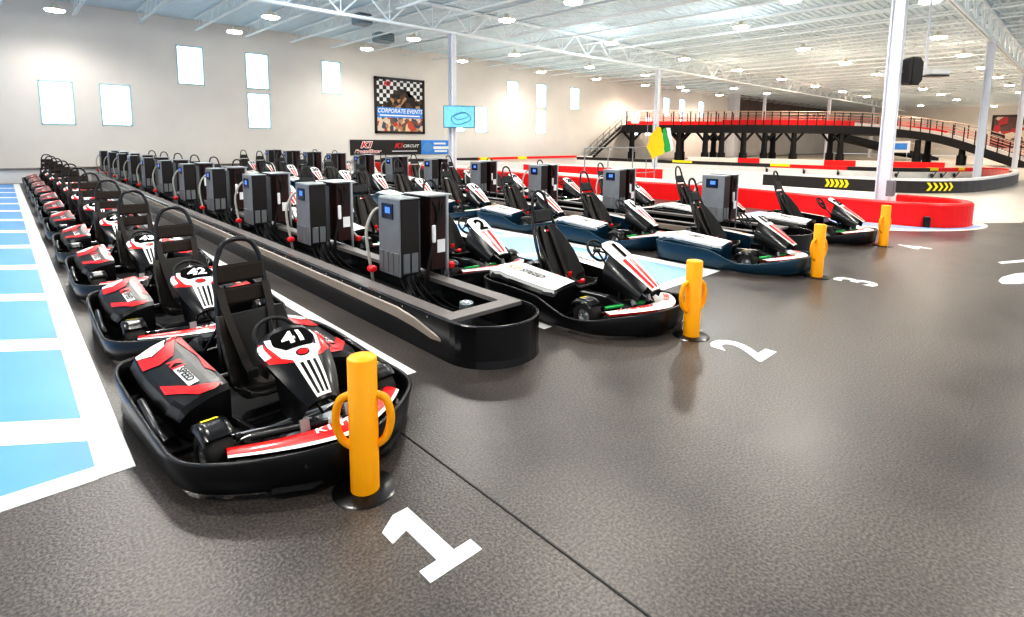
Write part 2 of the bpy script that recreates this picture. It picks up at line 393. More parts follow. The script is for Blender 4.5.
def kart_pods(parent, white):
    for s in (-1, 1):
        ztab = [(0, .44), (.12, .465), (.6, .50), (.85, .53), (1, .49)] if not white else [(0, .46), (.1, .475), (.7, .54), (1, .46)]
        def top(u, v, off=0):                              # u across 0 inner..1 outer, v 0 front..1 rear
            y = -.02+1.28*v if not white else .0+1.38*v
            z = interp(ztab, v)-(.08*u*u+.01*u if not white else .03*u*u+.02*u)
            w = interp([(0, .33), (.12, .38), (.6, .40), (.85, .38), (1, .28)] if not white else [(0, .38), (.1, .44), (.6, .47), (.85, .42), (1, .28)], v)*(1 if white else .95)
            return (s*(.385+w*u), y, z+off)
        b = MB(); rings = []; vs = [0, .03, .12, .25, .4, .55, .7, .85, .96, 1]
        for v in vs:
            sh = .03 if v in (0, 1) else 0
            R_ = [(s*.385, top(0, v)[1], .12)]
            for u in (0, .08, .25, .5, .75, .92): p = top(u, v); R_.append((p[0], p[1], p[2]-sh))
            p = top(1, v); R_.append((p[0], p[1], p[2]-sh-.01)); R_.append((p[0]+s*.035, p[1], p[2]-.075)); R_.append((p[0]+s*.03, p[1], .26)); R_.append((p[0]-s*.03, p[1], .12))
            rings.append(R_)
        if white:
            b.loft(rings, 0, smooth=False, caps=True)
            b.grid(lambda u, v: top(.0+1.0*u, v*.985+.008, .006), 8, 10, 1)
            b.grid(lambda u, v: (lambda p: (p[0]+s*.012, p[1], p[2]+.004-.045*u))(top(1, v*.97+.01)), 1, 10, 1)
            tmap = (lambda x, y: top(.5-y*2.6, .45+x*.95, .016)) if s > 0 else (lambda x, y: top(.5-y*2.6, .45-x*.95, .016))
            t = text2d('K1', .16, .02, .3); b.map2d(([(x-.25, y) for x, y in t[0]], t[1]), tmap, 2)
            t = text2d('SPEED', .12, .015, .3); b.map2d(([(x+.03, y) for x, y in t[0]], t[1]), tmap, 3)
            b.build('side_pod', [M['navy'] if white == 2 else M['black'], M['white'], M['orange'], M['cab_dark']], parent)
        else:
            b.loft(rings, 0, smooth=False, caps=True)
            def poly(pts, mat, off, n=3): b.map2d(flat2d(pts, n), lambda u, v: top(u, v, off), mat)
            poly([(.98, .97), (.30, .97), (.42, .80), (.72, .74), (.98, .80)], 2, .006)
            poly([(.98, .79), (.72, .72), (.42, .79), (.12, .97), (.02, .97), (.40, .62), (.70, .58), (.98, .62)], 1, .007)
            poly([(.02, .92), (.16, .80), (.05, .50), (.14, .30), (.02, .20)], 1, .0065)
            poly([(.02, .97), (.10, .88), (.30, .95), (.25, .985)], 2, .006)
            poly([(.10, .05), (.55, .14), (.95, .34), (.98, .22), (.6, .04), (.3, .02)], 1, .0065)
            poly([(.40, .16), (.60, .16), (.60, .44), (.40, .44)], 2, .007, 2)
            tmap = lambda x, y: top(.50+s*y*2.1, .30+(-x*.76 if s < 0 else -x*.76), .010)
            if s > 0: tmap = lambda x, y: top(.50-y*2.1, .30-(-x*.76), .014)
            else: tmap = lambda x, y: top(.50-y*2.1, .30-x*.76, .014)
            t = text2d('SPEED', .098, .03, 0, 1.0); b.map2d(refine(t), tmap, 0)
            t = refine(text2d('K1', .16, .04, .2)); b.map2d(([(x-.24, y) for x, y in t[0]], t[1]), tmap, 1)
            b.build('side_pod', [M['black'], M['red'], M['decal_white']], parent)

def shield_surf(white):
    if white: wt = [(0, .13), (.06, .185), (.3, .19), (.7, .14), (1, .095)]; y0, y1, z0, z1 = -.22, -.97, .985, .50
    else: wt = [(0, .15), (.07, .22), (.22, .265), (.4, .25), (.7, .20), (.93, .145), (1, .12)]; y0, y1, z0, z1 = -.12, -.74, .83, .45
    def S(u, v, off=0):
        w = interp(wt, v); bul = (.012 if white else .04)*math.sin(PI*min(1, v*1.0))
        n = Vector((0, z0-z1, y0-y1)); n.normalize()      # outward: up and to the front
        n = Vector((0, -(z0-z1), (y0-y1))).normalized()
        p = Vector((u*w, y0+(y1-y0)*v, z0+(z1-z0)*v)) + n*(bul+off) - n*((.026 if white else .085)*abs(u)**2.2*(.6+.4*(1-v)))
        return tuple(p)
    return S
def kart_shield(parent, white):
    S = shield_surf(white); b = MB()
    b.grid(lambda u, v: S(2*u-1, v), 12, 14, 0)
    b.grid(lambda u, v: S(1-2*u, v, -.03), 8, 10, 1)
    # skirt round the rim
    rim = [S(-1+2*i/8, 0) for i in range(8)] + [S(1, i/12) for i in range(12)] + [S(1-2*i/8, 1) for i in range(8)] + [S(-1, 1-i/12) for i in range(12)]
    low = [S(-1+2*i/8, 0, -.03) for i in range(8)] + [S(1, i/12, -.03) for i in range(12)] + [S(1-2*i/8, 1, -.03) for i in range(8)] + [S(-1, 1-i/12, -.03) for i in range(12)]
    b.loft([rim, low], 1)
    if white:
        for x0, x1 in ((-.66, -.30), (.06, .40)):
            b.map2d(flat2d([(x0, .40), (x1, .40), (x1*1.1, .97), (x0*1.1, .97)], 3), lambda u, v: S(u, v, .010), 2)
        b.build('steering_fairing', [M['white'], M['black'], M['red']], parent)
        for s in (-1, 1):
            k = MB()
            def fn(u, v): a = Vector(S(s*.97, .22+.70*u)); c = Vector((s*(.27-.05*u), -.34-.52*u, .50-.16*u)); p = a.lerp(c, v); p.x += s*.06*math.sin(PI*v); return tuple(p)
            k.grid(fn, 8, 5); k.build('fairing_flank', M['black'], parent)
            k = MB(); k.loft([[(s*.30, -.05, .12), (s*.30, -.05, .34), (s*.36, -.05, .34), (s*.38, -.05, .12)], [(s*.24, -.45, .12), (s*.24, -.45, .36), (s*.30, -.45, .34), (s*.34, -.45, .12)], [(s*.16, -.80, .14), (s*.16, -.80, .28), (s*.22, -.82, .26), (s*.26, -.82, .14)]], 0, caps=True); k.build('leg_guard', M['black'], parent)
    else:
        def P(pts, m, off, n=3): b.map2d(flat2d(pts, n), lambda u, v: S(u, v, off), m)
        # black base; white shoulders and centre blade, red flanks, black stripes
        P([(-.96, .10), (-.80, .16), (-.62, .38), (-.30, .44), (-.30, .54), (-.62, .50), (-.95, .42)], 2, .004)
        P([(.96, .10), (.95, .42), (.62, .50), (.30, .54), (.30, .44), (.62, .38), (.80, .16)], 2, .004)
        P([(-.80, .10), (-.70, .12), (-.54, .37), (.54, .37), (.70, .12), (.80, .10), (.62, .43), (.40, .50), (.42, .97), (-.42, .97), (-.40, .50), (-.62, .43)], 3, .006)
        P([(-.98, .14), (-.84, .14), (-.80, .36), (-.97, .36)], 3, .006, 2)
        for x in (-.22, 0, .22): P([(x-.055, .56), (x+.055, .56), (x*1.1+.06, .94), (x*1.1-.06, .94)], 1, .008, 2)
        P([(math.cos(a)*.22, .44+math.sin(a)*.05) for a in [i*PI/6 for i in range(12)]], 1, .009, 1)
        P([(math.cos(a)*.17, .44+math.sin(a)*.036) for a in [i*PI/6 for i in range(12)]], 2, .011, 1)
        b.build('steering_fairing', [M['black'], M['black'], M['red'], M['decal_white']], parent)
        for s in (-1, 1):
            k = MB()
            def fn(u, v): a = Vector(S(s*.97, .50+.5*u)); c = Vector((s*.18, -.42-.26*u, .28)); p = a.lerp(c, v); return tuple(p)
            k.grid(fn, 4, 3); k.build('fairing_support', M['black'], parent)
def number_plate(parent, white, txt):
    S = shield_surf(white); b = MB(); 
    if white:
        t = refine(text2d(txt, .40 if len(txt) == 1 else .30, .04)); b.map2d(t, lambda x, y: S(x*4.8, .23-y*.95, .012), 0)
        return b.build('number_decal', [M['decal_black']], parent)
    b.map2d(flat2d([(-.62, .10), (-.50, .075), (.50, .075), (.62, .10), (.60, .26), (.40, .36), (-.40, .36), (-.60, .26)], 3), lambda u, v: S(u, v, .009), 0)
    t = refine(text2d(txt, .17, .045, .1)); b.map2d(t, lambda x, y: S(x*4.2, .215-y*1.35, .013), 1)
    return b.build('number_plate', [M['decal_black'], M['decal_white']], parent)

def kart_nose(parent, white):
    def fn(u, v):
        x = (2*u-1)*.66; k = abs(2*u-1)
        yo = (-1.10 if not white else -1.16)+.40*k**1.7; yi = yo+.24+.10*(1-k)
        return (x*(1-.10*v), yo+(yi-yo)*v, .315-.05*k*k+.06*math.sin(PI*v)*(1-.4*k)-.07*v)
    b = MB()
    if white: b.grid(fn, 24, 6, 0); mats = [M['white'], M['red']]
    else:
        b.grid(fn, 32, 10, lambda u, v: 2 if (v < .12 or .68 < v < .78 and abs(u-.5) > .12) else (0 if abs(u-.5) < .28 and v < .9 or v < .6 else 1))
        mats = [M['red'], M['black'], M['decal_white']]
    b.grid(lambda u, v: (fn(1-u, v)[0], fn(1-u, v)[1], fn(1-u, v)[2]-.02), 24, 3, 1)
    o = b.build('nose_panel', mats, parent)
    t = MB(); tx = text2d('K1SPEED', .11, .03, .3)
    for cx in ((0,) if not white else (-.38, .38)):
        t.map2d(tx, lambda x, y: (lambda p: (p[0], p[1], p[2]+.006))(fn(.5+(x+cx)/1.4, .40+y*3.2)), 0)
    t.build('nose_lettering', M['decal_white'] if not white else M['red'], parent)

def kart_steering(parent, white):
    c = Vector((0, .04, .72)) if not white else Vector((0, -.03, .84)); tilt = Matrix.Rotation(math.radians(52), 3, 'X')
    b = MB(); R_ = .165
    pts = [c+tilt @ Vector((math.cos(a)*R_, math.sin(a)*R_*(.86 if math.sin(a) > 0 else 1), 0)) for a in [i*2*PI/28 for i in range(28)]]
    b.tube(pts, .017, 8, loop=True)
    for a in (PI*.5, PI*1.17, PI*1.83): b.tube([c+tilt @ Vector((0, 0, -.02)), c+tilt @ Vector((math.cos(a)*R_, math.sin(a)*R_*.86, 0))], .012, 6)
    b.lathe([(0, .012), (.05, .01), (.05, -.03), (0, -.03)], c, 'z', 12)
    b.build('steering_wheel', M['black_matte'], parent)
    k = MB(); k.tube([c, (0, -.52, .3)], .014, 7); k.tube([(-.14, -.5, .14), (0, -.42, .42), (.14, -.5, .14)], .013, 6)
    k.build('steering_column', M['tube'], parent)

def kart_seat(parent, white):
    if not white:
        cl = [(0, -.08, .32), (.12, .02, .29), (.3, .18, .21), (.42, .31, .21), (.52, .37, .31), (.75, .46, .55), (1, .55, .80)]
        wt = [(0, .24), (.3, .275), (.5, .28), (.8, .28), (1, .27)]
        lip = [(0, .03), (.2, .07), (.45, .15), (.7, .11), (1, .05)]
    else:
        cl = [(0, .12, .34), (.12, .22, .27), (.25, .38, .2), (.38, .55, .22), (.5, .65, .36), (.72, .79, .66), (.88, .89, .90), (1, .955, 1.04)]
        wt = [(0, .25), (.3, .30), (.5, .31), (.72, .295), (.85, .26), (1, .17)]
        lip = [(0, .05), (.2, .12), (.45, .2), (.7, .15), (.85, .08), (1, .03)]
    def fn(u, v, off=0):
        y = interp([(a, b) for a, b, c in cl], v); z = interp([(a, c) for a, b, c in cl], v)
        e = .03; y2 = interp([(a, b) for a, b, c in cl], min(1, v+e)); z2 = interp([(a, c) for a, b, c in cl], min(1, v+e))
        y1 = interp([(a, b) for a, b, c in cl], max(0, v-e)); z1 = interp([(a, c) for a, b, c in cl], max(0, v-e))
        d = Vector((0, y2-y1, z2-z1)).normalized(); n = Vector((0, -d.z, d.y))
        k = 2*u-1; w = interp(wt, v); l = interp(lip, v)
        g = max(0, (abs(k)-.62)/.38)
        p = Vector((k*w, y, z))+n*(l*g**1.5*1.1+off*(1-.2*g)); return p
    b = MB(); b.grid(lambda u, v: fn(u, v), 14, 24)
    b.grid(lambda u, v: fn(1-u, v, -.03)+Vector(((1-2*u)*.012, 0, 0)), 14, 24)
    def rim(off, ex): return [fn(i/14, 0, off)+Vector(((2*i/14-1)*ex, 0, 0)) for i in range(14)]+[fn(1, i/24, off)+Vector((ex, 0, 0)) for i in range(24)]+[fn(1-i/14, 1, off)+Vector(((1-2*i/14)*ex, 0, 0)) for i in range(14)]+[fn(0, 1-i/24, off)-Vector((ex, 0, 0)) for i in range(24)]
    b.loft([rim(0, 0), rim(-.03, .012)], 0, smooth=True)
    b.tube([p for p in rim(-.012, .004)], .011, 6, loop=True)
    seat = b.build('seat', M['vinyl'], parent)
    h = MB()
    if not white:
        h.tube(cat([(-.24, .56, .40), (-.225, .63, .75), (-.20, .70, 1.08), (-.185, .72, 1.22), (-.12, .74, 1.37), (0, .745, 1.41), (.12, .74, 1.37), (.185, .72, 1.22), (.20, .70, 1.08), (.225, .63, .75), (.24, .56, .40)], 4), .022, 8)
        h.tube([(-.22, .63, .7), (-.36, .85, .3)], .014, 6); h.tube([(.22, .63, .7), (.36, .85, .3)], .014, 6)
    else:
        h.tube(cat([(-.31, .68, .50), (-.285, .82, .80), (-.225, .94, 1.03), (-.18, 1.01, 1.22), (-.145, 1.05, 1.38), (-.10, 1.075, 1.50), (0, 1.085, 1.545), (.10, 1.075, 1.50), (.145, 1.05, 1.38), (.18, 1.01, 1.22), (.225, .94, 1.03), (.285, .82, .80), (.31, .68, .50)], 4), .022, 8)
    hoop = h.build('headrest_hoop', M['tube'], parent)
    p = MB()
    if not white:
        p.bbox((0, .695, 1.12), (.40, .045, .16), .02, rot=Matrix.Rotation(-.12, 3, 'X')); p.bbox((0, .665, .93), (.43, .045, .15), .02, rot=Matrix.Rotation(-.15, 3, 'X'))
    else:
        p.bbox((0, .995, 1.19), (.36, .05, .20), .03, rot=Matrix.Rotation(-.25, 3, 'X'))
    p.build('headrest_pad', M['pad'] if not white else M['black_matte'], parent)
    for s in (-1, 1):
        w = MB()
        if not white: path = cat([(s*.19, .66, 1.02), (s*.185, .56, .84), (s*.15, .44, .60), (s*.10, .34, .37), (s*.04, .24, .28), (0, .14, .29)], 5)
        else: path = cat([(s*.06, .95, 1.06), (s*.09, .88, .94), (s*.11, .76, .68), (s*.13, .63, .42), (s*.13, .50, .33), (s*.05, .36, .33)], 5)
        hw = .032
        rings = [[q+Vector((-hw, -.01, 0)), q+Vector((hw, -.01, 0)), q+Vector((hw, .0, -.006)), q+Vector((-hw, .0, -.006))] for q in path]
        w.loft(rings, 0, caps=True); st = w.build('harness_strap', M['strap'], parent)
        k = MB(); bp = path[17 if white else 16]
        k.bbox((bp.x, bp.y-.03, bp.z), (.075, .03, .09), .01); k.build('buckle', M['red'] if white else M['black_matte'], st)
    if white:
        k = MB(); k.bbox((.02, .22, .36), (.10, .06, .05), .012, rot=Matrix.Rotation(.5, 3, 'Z')); k.tube([(.02, .22, .34), (.06, .34, .32)], .014, 6); k.build('belt_latch', M['plug'], parent)
        k = MB(); k.box((-.035, .905, .98), (.05, .006, .03), 0, Matrix.Rotation(-.45, 3, 'X')); k.box((.035, .905, .98), (.05, .006, .03), 1, Matrix.Rotation(-.45, 3, 'X')); k.build('seat_badge', [M['decal_white'], M['red']], parent)

def kart_rear(parent, white):
    b = MB(); b.bbox((0, 1.08, .30), (.60, .34, .30), .04); b.bbox((.1, 1.02, .46), (.3, .24, .1), .03); b.bbox((-.2, 1.0, .46), (.12, .16, .12), .02)
    b.build('motor_cover', M['black'], parent)
    b = MB(); b.bbox((.08, 1.0, .54), (.2, .12, .05), .015); b.build('battery_handle', M['red'] if not white else M['black'], parent)
    b = MB(); b.tube([(-.7, 1.25, .3), (-.45, 1.34, .33), (.45, 1.34, .33), (.7, 1.25, .3)], .02, 7); b.build('rear_bar', M['steel'], parent)

def make_kart(white):
    r = empty('go_kart', (0, 0, 0), 'kart', 'go-kart')
    kart_bumper(r, white); kart_chassis(r, white); kart_wheels(r); kart_fenders(r); kart_pods(r, white)
    kart_nose(r, white); kart_shield(r, white); kart_steering(r, white); kart_seat(r, white); kart_rear(r, white)
    return r

SMALL = ('sticker', 'buckle', 'tie_rods', 'brake_lines', 'pedal', 'rim', 'rear_axle', 'floor_pan', 'steering_column', 'fairing_support', 'nose_lettering', 'belt_latch', 'seat_badge', 'battery_handle', 'frame')
def place_karts():
    def row(white, x, y0, n, nums, phr, group, dx=0., step=2.788):
        proto = make_kart(white); index_kids(); roots = [proto]
        for k in range(1, n):
            roots.append(copy_tree(proto, None, SMALL if k > 4 else (('sticker', 'belt_latch', 'seat_badge') if k > 2 else ())))
        for k, o in enumerate(roots):
            o.location = (x+random.uniform(-.02, .02)*(k > 0), y0+k*step+random.uniform(-.03, .03)*(k > 0), 0); o.rotation_euler.z = math.radians(4.5 if (k == 0 and not white) else random.uniform(-1.2, 1.2) if k else 0); o['group'] = group
            o['label'] = phr(k); o['category'] = 'go-kart'
            number_plate(o, white, str(nums[k]))
    row(False, 1.51, 4.35, 11, range(41, 52),
        lambda k: ('red and black go-kart number 41 at the front behind the nearest yellow bollard' if k == 0 else
                   f'red and black go-kart number {41+k}, {ORD[k]} from the front beside the blue bays' if k < 2 else
                   f'red and black go-kart parked {ORD[k]} from the front beside the blue bays'), 'red go-karts in the left row')
    row(True, 5.73, 4.48, 11, range(1, 12),
        lambda k: ('white and black go-kart number 1 behind the second yellow bollard' if k == 0 else
                   f'white go-kart number {1+k}, {ORD[k]} from the front along the near charger island' if k < 2 else
                   f'white go-kart {ORD[k]} from the front along the near charger island'), 'white go-karts beside the near charger island')
    row(2, 10.12, 4.44, 11, [13, 14, 15, 16, 17, 18, 19, 20, 21, 22, 23],
        lambda k: ('white go-kart with blue reflection coloured into its flank, behind the third yellow bollard' if k == 0 else
                   f'white go-kart {ORD[k]} from the front between blue strip and far charger island'), 'white go-karts left of the far charger island')
    row(True, 14.35, 4.46, 11, [25, 26, 27, 28, 29, 30, 31, 32, 33, 34, 35],
        lambda k: ('white and black go-kart behind the fourth yellow bollard by the red barrier' if k == 0 else
                   f'white go-kart {ORD[k]} from the front between far charger island and red barrier'), 'white go-karts by the red barrier')

# ------------------------------------------------------------------ charger islands
def island(x0, x1, y0, y1, slope, name_label, detail):
    r = empty('charger_island', (0, 0, 0), name_label, 'island')
    def X(x, y): return x+slope*(y-5)
    h = .44; b = MB()
    cx = (x0+x1)/2; R_ = (x1-x0)/2; yc = y0+R_*.95
    path = [(X(x0, y1), y1), (X(x0, yc+2), yc+2)] + [(cx-R_*math.cos(a), yc-R_*.95*math.sin(a)) for a in [i*PI/20 for i in range(21)]] + [(X(x1, yc+2), yc+2), (X(x1, y1), y1)]
    P = [Vector((x, y, 0)) for x, y in path]; rings = []
    for i, p in enumerate(P):
        d = (P[min(i+1, len(P)-1)]-P[max(i-1, 0)]).normalized(); n = Vector((-d.y, d.x, 0))*-1
        if n.dot(p-Vector((cx, yc+4, 0))) < 0: n = -n
        rings.append([p+n*a+Vector((0, 0, z)) for a, z in [(0.01, 0), (.0, .08), (0, h-.01), (-.012, h), (-.03, h), (-.035, h-.03), (-.035, 0)]])
    b.loft(rings, 0, smooth=False); b.build('island_wall', M['island'], r)
    t = MB()
    for (s, xx) in ((1, x0), (-1, x1)):
        ys = [yc+.22, yc+2, y1]
        t.loft([[(X(xx, y)+s*.035, y, h-.05), (X(xx, y)+s*.035, y, h+.002), (X(xx, y)+s*.215, y, h+.002), (X(xx, y)+s*.215, y, h-.05)] for y in ys], 0, caps=True)
    t.box((cx, yc+.13, h-.022), (2*R_-.08, .2, .046)); t.build('top_rail', M['rail_grey'], r)
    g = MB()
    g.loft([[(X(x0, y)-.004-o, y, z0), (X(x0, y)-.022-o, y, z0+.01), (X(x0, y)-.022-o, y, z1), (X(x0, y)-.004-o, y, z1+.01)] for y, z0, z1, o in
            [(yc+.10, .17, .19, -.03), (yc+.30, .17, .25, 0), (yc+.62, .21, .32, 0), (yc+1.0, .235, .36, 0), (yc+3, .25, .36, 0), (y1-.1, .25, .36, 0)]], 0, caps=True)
    g.build('side_reflection', M['tan'], r)  # tan strip shaped as the beige wall's reflection in the glossy side
    f = MB(); f.box((cx, (yc+y1)/2, .03), (2*R_-.08, y1-yc-.05, .04)); f.prism([(p.x*.98+cx*.02, p.y) for p in P[2:-2]], .005, .03); f.build('island_base', M['black_matte'], r)
    if detail:
        bl = MB()
        for k in range(60):
            y = yc+.4+k*.5
            bl.lathe([(0, 0), (.012, 0), (.012, .008), (0, .01)], (X(x0, y)-.001, y, h-.05), 'x', 8)
        bl.build('bolt_heads', M['steel'], r)['kind'] = 'stuff'
    return X

def make_charger(full=True):
    r = empty('kart_charger', (0, 0, 0), 'charger', 'charger')
    # local: grey cabinet face looks to -x; origin on the island floor
    for s in (-1, 1):
        b = MB(); dx = .0
        xa, xb = (-.37, -.09) if s < 0 else (.12, .37)
        yc = 0 if s < 0 else .05
        b.bbox(((xa+xb)/2, yc, .975), (xb-xa, .52, 1.0), .012)
        cab = b.build('cabinet', M['cab_dark'] if s < 0 else M['cab_maroon'], r)
        fx = xa if s < 0 else xb
        f = MB(); f.bbox((fx+s*.008, yc, .975), (.02, .525, 1.005), .006)
        face = f.build('face_panel', M['cab_grey'], cab)
        sc = MB(); sc.bbox((fx+s*.022, yc+.02, 1.31), (.02, .28, .20), .006); sc.box((fx+s*.034, yc+.0, 1.325), (.004, .12, .08), 1); sc.build('screen', [M['screen'], M['screen_glow']], cab)
        v = MB()
        for i in range(4): v.bbox((fx+s*.022, yc-.19+i*.127, .64), (.018, .105, .28), .006)
        if s < 0:
            for i in range(2): v.bbox((xa+.08+i*.125, yc-.265, .64), (.10, .012, .26), .004)
        v.build('vent', M['vent'], cab)
        l = MB(); l.bbox(((xa+xb)/2, yc, 1.48), (xb-xa+.02, .55, .02), .008); l.build('lid', M['lid'] if s > 0 else M['lid'], cab)
    p = MB(); p.bbox((.015, .02, .95), (.10, .16, .95), .01); p.build('backplate', M['vent'], r)
    p = MB()
    p.bbox((0, .05, .27), (.12, .12, .54), .01); p.box((0, .05, .012), (.34, .34, .02)); p.bbox((.40, -.20, .75), (.035, .035, 1.5), .005)
    p.bbox((.22, .0, 1.50), (.42, .55, .02), .005)
    p.build('stand', M['steel'], r)
    if full:
        w = MB()
        for i in range(4): w.tube(cat([(.15+.06*i, -.215, 1.42-.05*(i % 2)), (.22+.02*i, -.24, 1.22), (.15+.012*i, -.23, .95), (.06+.01*i, -.22, .55), (-.05+.04*i, -.20, .06)], 4), .010, 5)
        for i in range(5): w.tube(cat([(-.32+.08*i, -.1, .50), (-.28+.09*i, -.2, .28), (-.2+.1*i, -.3-.05*i, .07), (.09*i-.1, -.5-.06*i, .03)], 4), .014, 5)
        w.build('cable_bundle', M['cable'], r)
        l = MB(); l.box((.29, -.214, .80), (.13, .006, .18)); l.bbox((.155, -.235, .98), (.055, .04, .24), .01); l.build('paper_tag', M['label'], r)
    hz = MB(); hz.tube(cat([(-.10, .24, 1.28), (-.36, .36, 1.30), (-.50, .38, 1.05), (-.50, .36, .75), (-.46, .34, .45), (-.42, .38, .2)], 5), .022, 7)
    h1 = hz.build('charging_hose', M['hose'], r)
    q = MB(); q.bbox((-.50, .26, .52), (.10, .13, .08), .02); q.tube([(-.5, .3, .54), (-.47, .35, .48)], .03, 6); q.build('charging_plug', M['plug'], h1)
    hz = MB(); hz.tube(cat([(.2, .31, 1.28), (.5, .38, 1.22), (.60, .4, 1.0), (.60, .36, .75), (.6, .2, .56), (.62, .05, .46)], 5), .022, 7)
    h2 = hz.build('charging_hose', M['hose'], r)
    q = MB(); q.bbox((.62, .02, .44), (.10, .09, .09), .02); q.build('charging_plug', M['plug'], h2)
    return r

def place_chargers():
    for isl, (xb, sl, y0, n, desc, grp) in enumerate([
        (4.0, .0, 6.20, 11, 'near island', 'twin chargers on the near island'), (11.93, .0, 5.78, 11, 'far island', 'twin chargers on the far island')]):
        proto = make_charger(); index_kids(); roots = [proto]
        for k in range(1, n): roots.append(copy_tree(proto, None, ('paper_tag', 'cable_bundle') if k > 4 else ()))
        for k, o in enumerate(roots):
            y = y0+2.788*k; o.location = (xb, y, .05); o['group'] = grp; o['category'] = 'charger'
            o['label'] = (f'grey and black kart charger nearest the rounded front end of the {desc}' if k == 0 and isl == 0 else
                          f'grey twin kart charger, {ORD[k]} from the front on the {desc}' + ('' if isl == 0 else ', before red barrier'))

def bollards():
    for k in range(4):
        x = 1.584+4.235*k; y = 3.084
        r = empty('bollard', (x, y, 0), ['yellow steel bollard beside the floor number 1, nearest of all', 'yellow bollard with side loops beside the floor number 2',
             'yellow bollard beside the floor number 3, in front of the third lane', 'yellow bollard farthest right, in front of the white column'][k], 'bollard', 'yellow lane bollards')
        b = MB(); b.lathe([(0, .914), (.085, .914), (.094, .905), (.094, .0)], seg=32); b.build('post', M['bollard'], r)
        for s in (-1, 1):
            l = MB(); d = Vector((.94, -.34, 0))*s if k != 0 else Vector((.80, -.6, 0))*s
            d.normalize()
            l.tube(cat([d*.08+Vector((0, 0, .66)), d*.14+Vector((0, 0, .63)), d*.170+Vector((0, 0, .55)), d*.172+Vector((0, 0, .46)), d*.14+Vector((0, 0, .36)), d*.08+Vector((0, 0, .31))], 5), .027, 8)
            l.build('side_loop', M['bollard'], r)
        b = MB(); b.lathe([(0, .012), (.19, .012), (.21, .002)], seg=32); b.build('base_plate', M['black'], r)
# ------------------------------------------------------------------ the hall
WY = 37.7; XE = 124.; ZC = 9.2
def shell():
    b = MB(); b.box((51, 10, -.1), (146, 56, .2)); struct(b.build('floor', M['floor']))
    b = MB(); b.prism([(18.8, 35.0), (19.2, 9.5), (19.2, 3.4), (20.5, 2.2), (21.6, 1.3), (24.0, 1.3), (34, 1.9), (60, 1.9), (123.9, 1.9), (123.9, 35.0)][::-1], .0, .008)
    struct(b.build('track_floor', M['track']))
    # floor joint
    b = MB(); b.box((2.13, -3.2, .002), (.012, 13.6, .004)); struct(b.build('floor_joint', M['black_matte']))
    # long wall with its window openings
    ww = 1.374; lo = (2.88, 5.095); hi = (5.41, 7.63); wins = []
    for p in range(3):
        o = 26.53*p
        wins += [(1.691+o, *lo), (4.242+o, *lo), (8.045+o, *hi), (11.88+o, *hi), (11.88+o, *lo), (16.905+o, *hi)]
    xs = sorted({-22., 79.} | {w[0] for w in wins} | {w[0]+ww for w in wins}); zs = [0, lo[0], lo[1], hi[0], hi[1], 9.3]
    b = MB()
    for i in range(len(xs)-1):
        for j in range(len(zs)-1):
            xa, xb, za, zb = xs[i], xs[i+1], zs[j], zs[j+1]
            if any(abs(w[0]-xa) < .01 and abs(w[1]-za) < .01 for w in wins): continue
            b.add([(xa, WY, za), (xb, WY, za), (xb, WY, zb), (xa, WY, zb)], [(0, 1, 2, 3)])
    struct(b.build('wall_back', M['wall']))
    for n, (x, z0, z1) in enumerate(wins):
        xc, zc, hz = x+ww/2, (z0+z1)/2, z1-z0
        o = bpy.data.objects.new('window_%d' % (n+1), None); COL.objects.link(o); o.location = (xc, WY, zc); o['kind'] = 'structure'
        f = MB()
        for s in (-1, 1): f.box((s*(ww/2+.0), .12, 0), (.07, .30, hz+.07)); f.box((0, .12, s*hz/2), (ww, .30, .07))
        f.build('window_frame', M['win_frame'], o)
        g = MB(); g.box((0, .22, 0), (ww, .03, hz)); g.build('window_glass', M['window'], o)
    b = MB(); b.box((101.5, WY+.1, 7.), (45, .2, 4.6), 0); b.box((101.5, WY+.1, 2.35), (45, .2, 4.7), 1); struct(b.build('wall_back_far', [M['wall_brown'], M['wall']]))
    b = MB(); b.box((79.3, WY-.6, 4.6), (1.2, 1.2, 9.2)); struct(b.build('trim_1', M['col']))
    b = MB(); b.box((XE+.1, 10, 4.7), (.2, 56, 9.3)); struct(b.build('wall_end', M['wall']))
    # ribbed roof deck
    b = MB(); prof = []; y = -18.
    while y < WY+.2:
        prof += [(y, ZC), (y+.17, ZC), (y+.20, ZC+.06), (y+.33, ZC+.06)]; y += .36
    b.loft([[(x, a, z) for a, z in prof] for x in (-22, XE+.2)], 0, closed=False)
    struct(b.build('ceiling', M['deck_white']))

def joists():
    def jmesh(L):
        b = MB()
        for s in (-1, 1): b.box((s*.045, 0, 8.49), (.05, L, .06))
        for s in (-1, 1): b.box((s*.045, 0, ZC-.05), (.05, L, .06))
        n = max(4, int(L/.62)); n += n % 2
        for i in range(n):
            ya, yb = -L/2+L*i/n, -L/2+L*(i+1)/n; za, zb = (8.49, ZC-.05) if i % 2 else (ZC-.05, 8.49)
            b.tube([(0, ya, za), (0, yb, zb)], .014, 4, caps=False, smooth=False)
        return b
    for (ya, yb, xa, lab) in ((24.2, 36.9, -5.08, 'white open-web roof joist running from girder to the windowed wall'),
                              (4.7, 23.8, 3.32, 'white open-web roof joist spanning between the two long girders'),
                              (-15.4, 4.3, 25.72, 'white open-web roof joist right of the nearer long girder')):
        L = yb-ya; x = xa; first = None
        while x < XE-1:
            if first is None: o = jmesh(L).build('roof_joist', M['joist']); first = o
            else: o = first.copy(); COL.objects.link(o)
            o.location = (x, (ya+yb)/2, 0); tag(o, lab, 'joist', 'roof joists: '+lab[29:]); x += 2.8
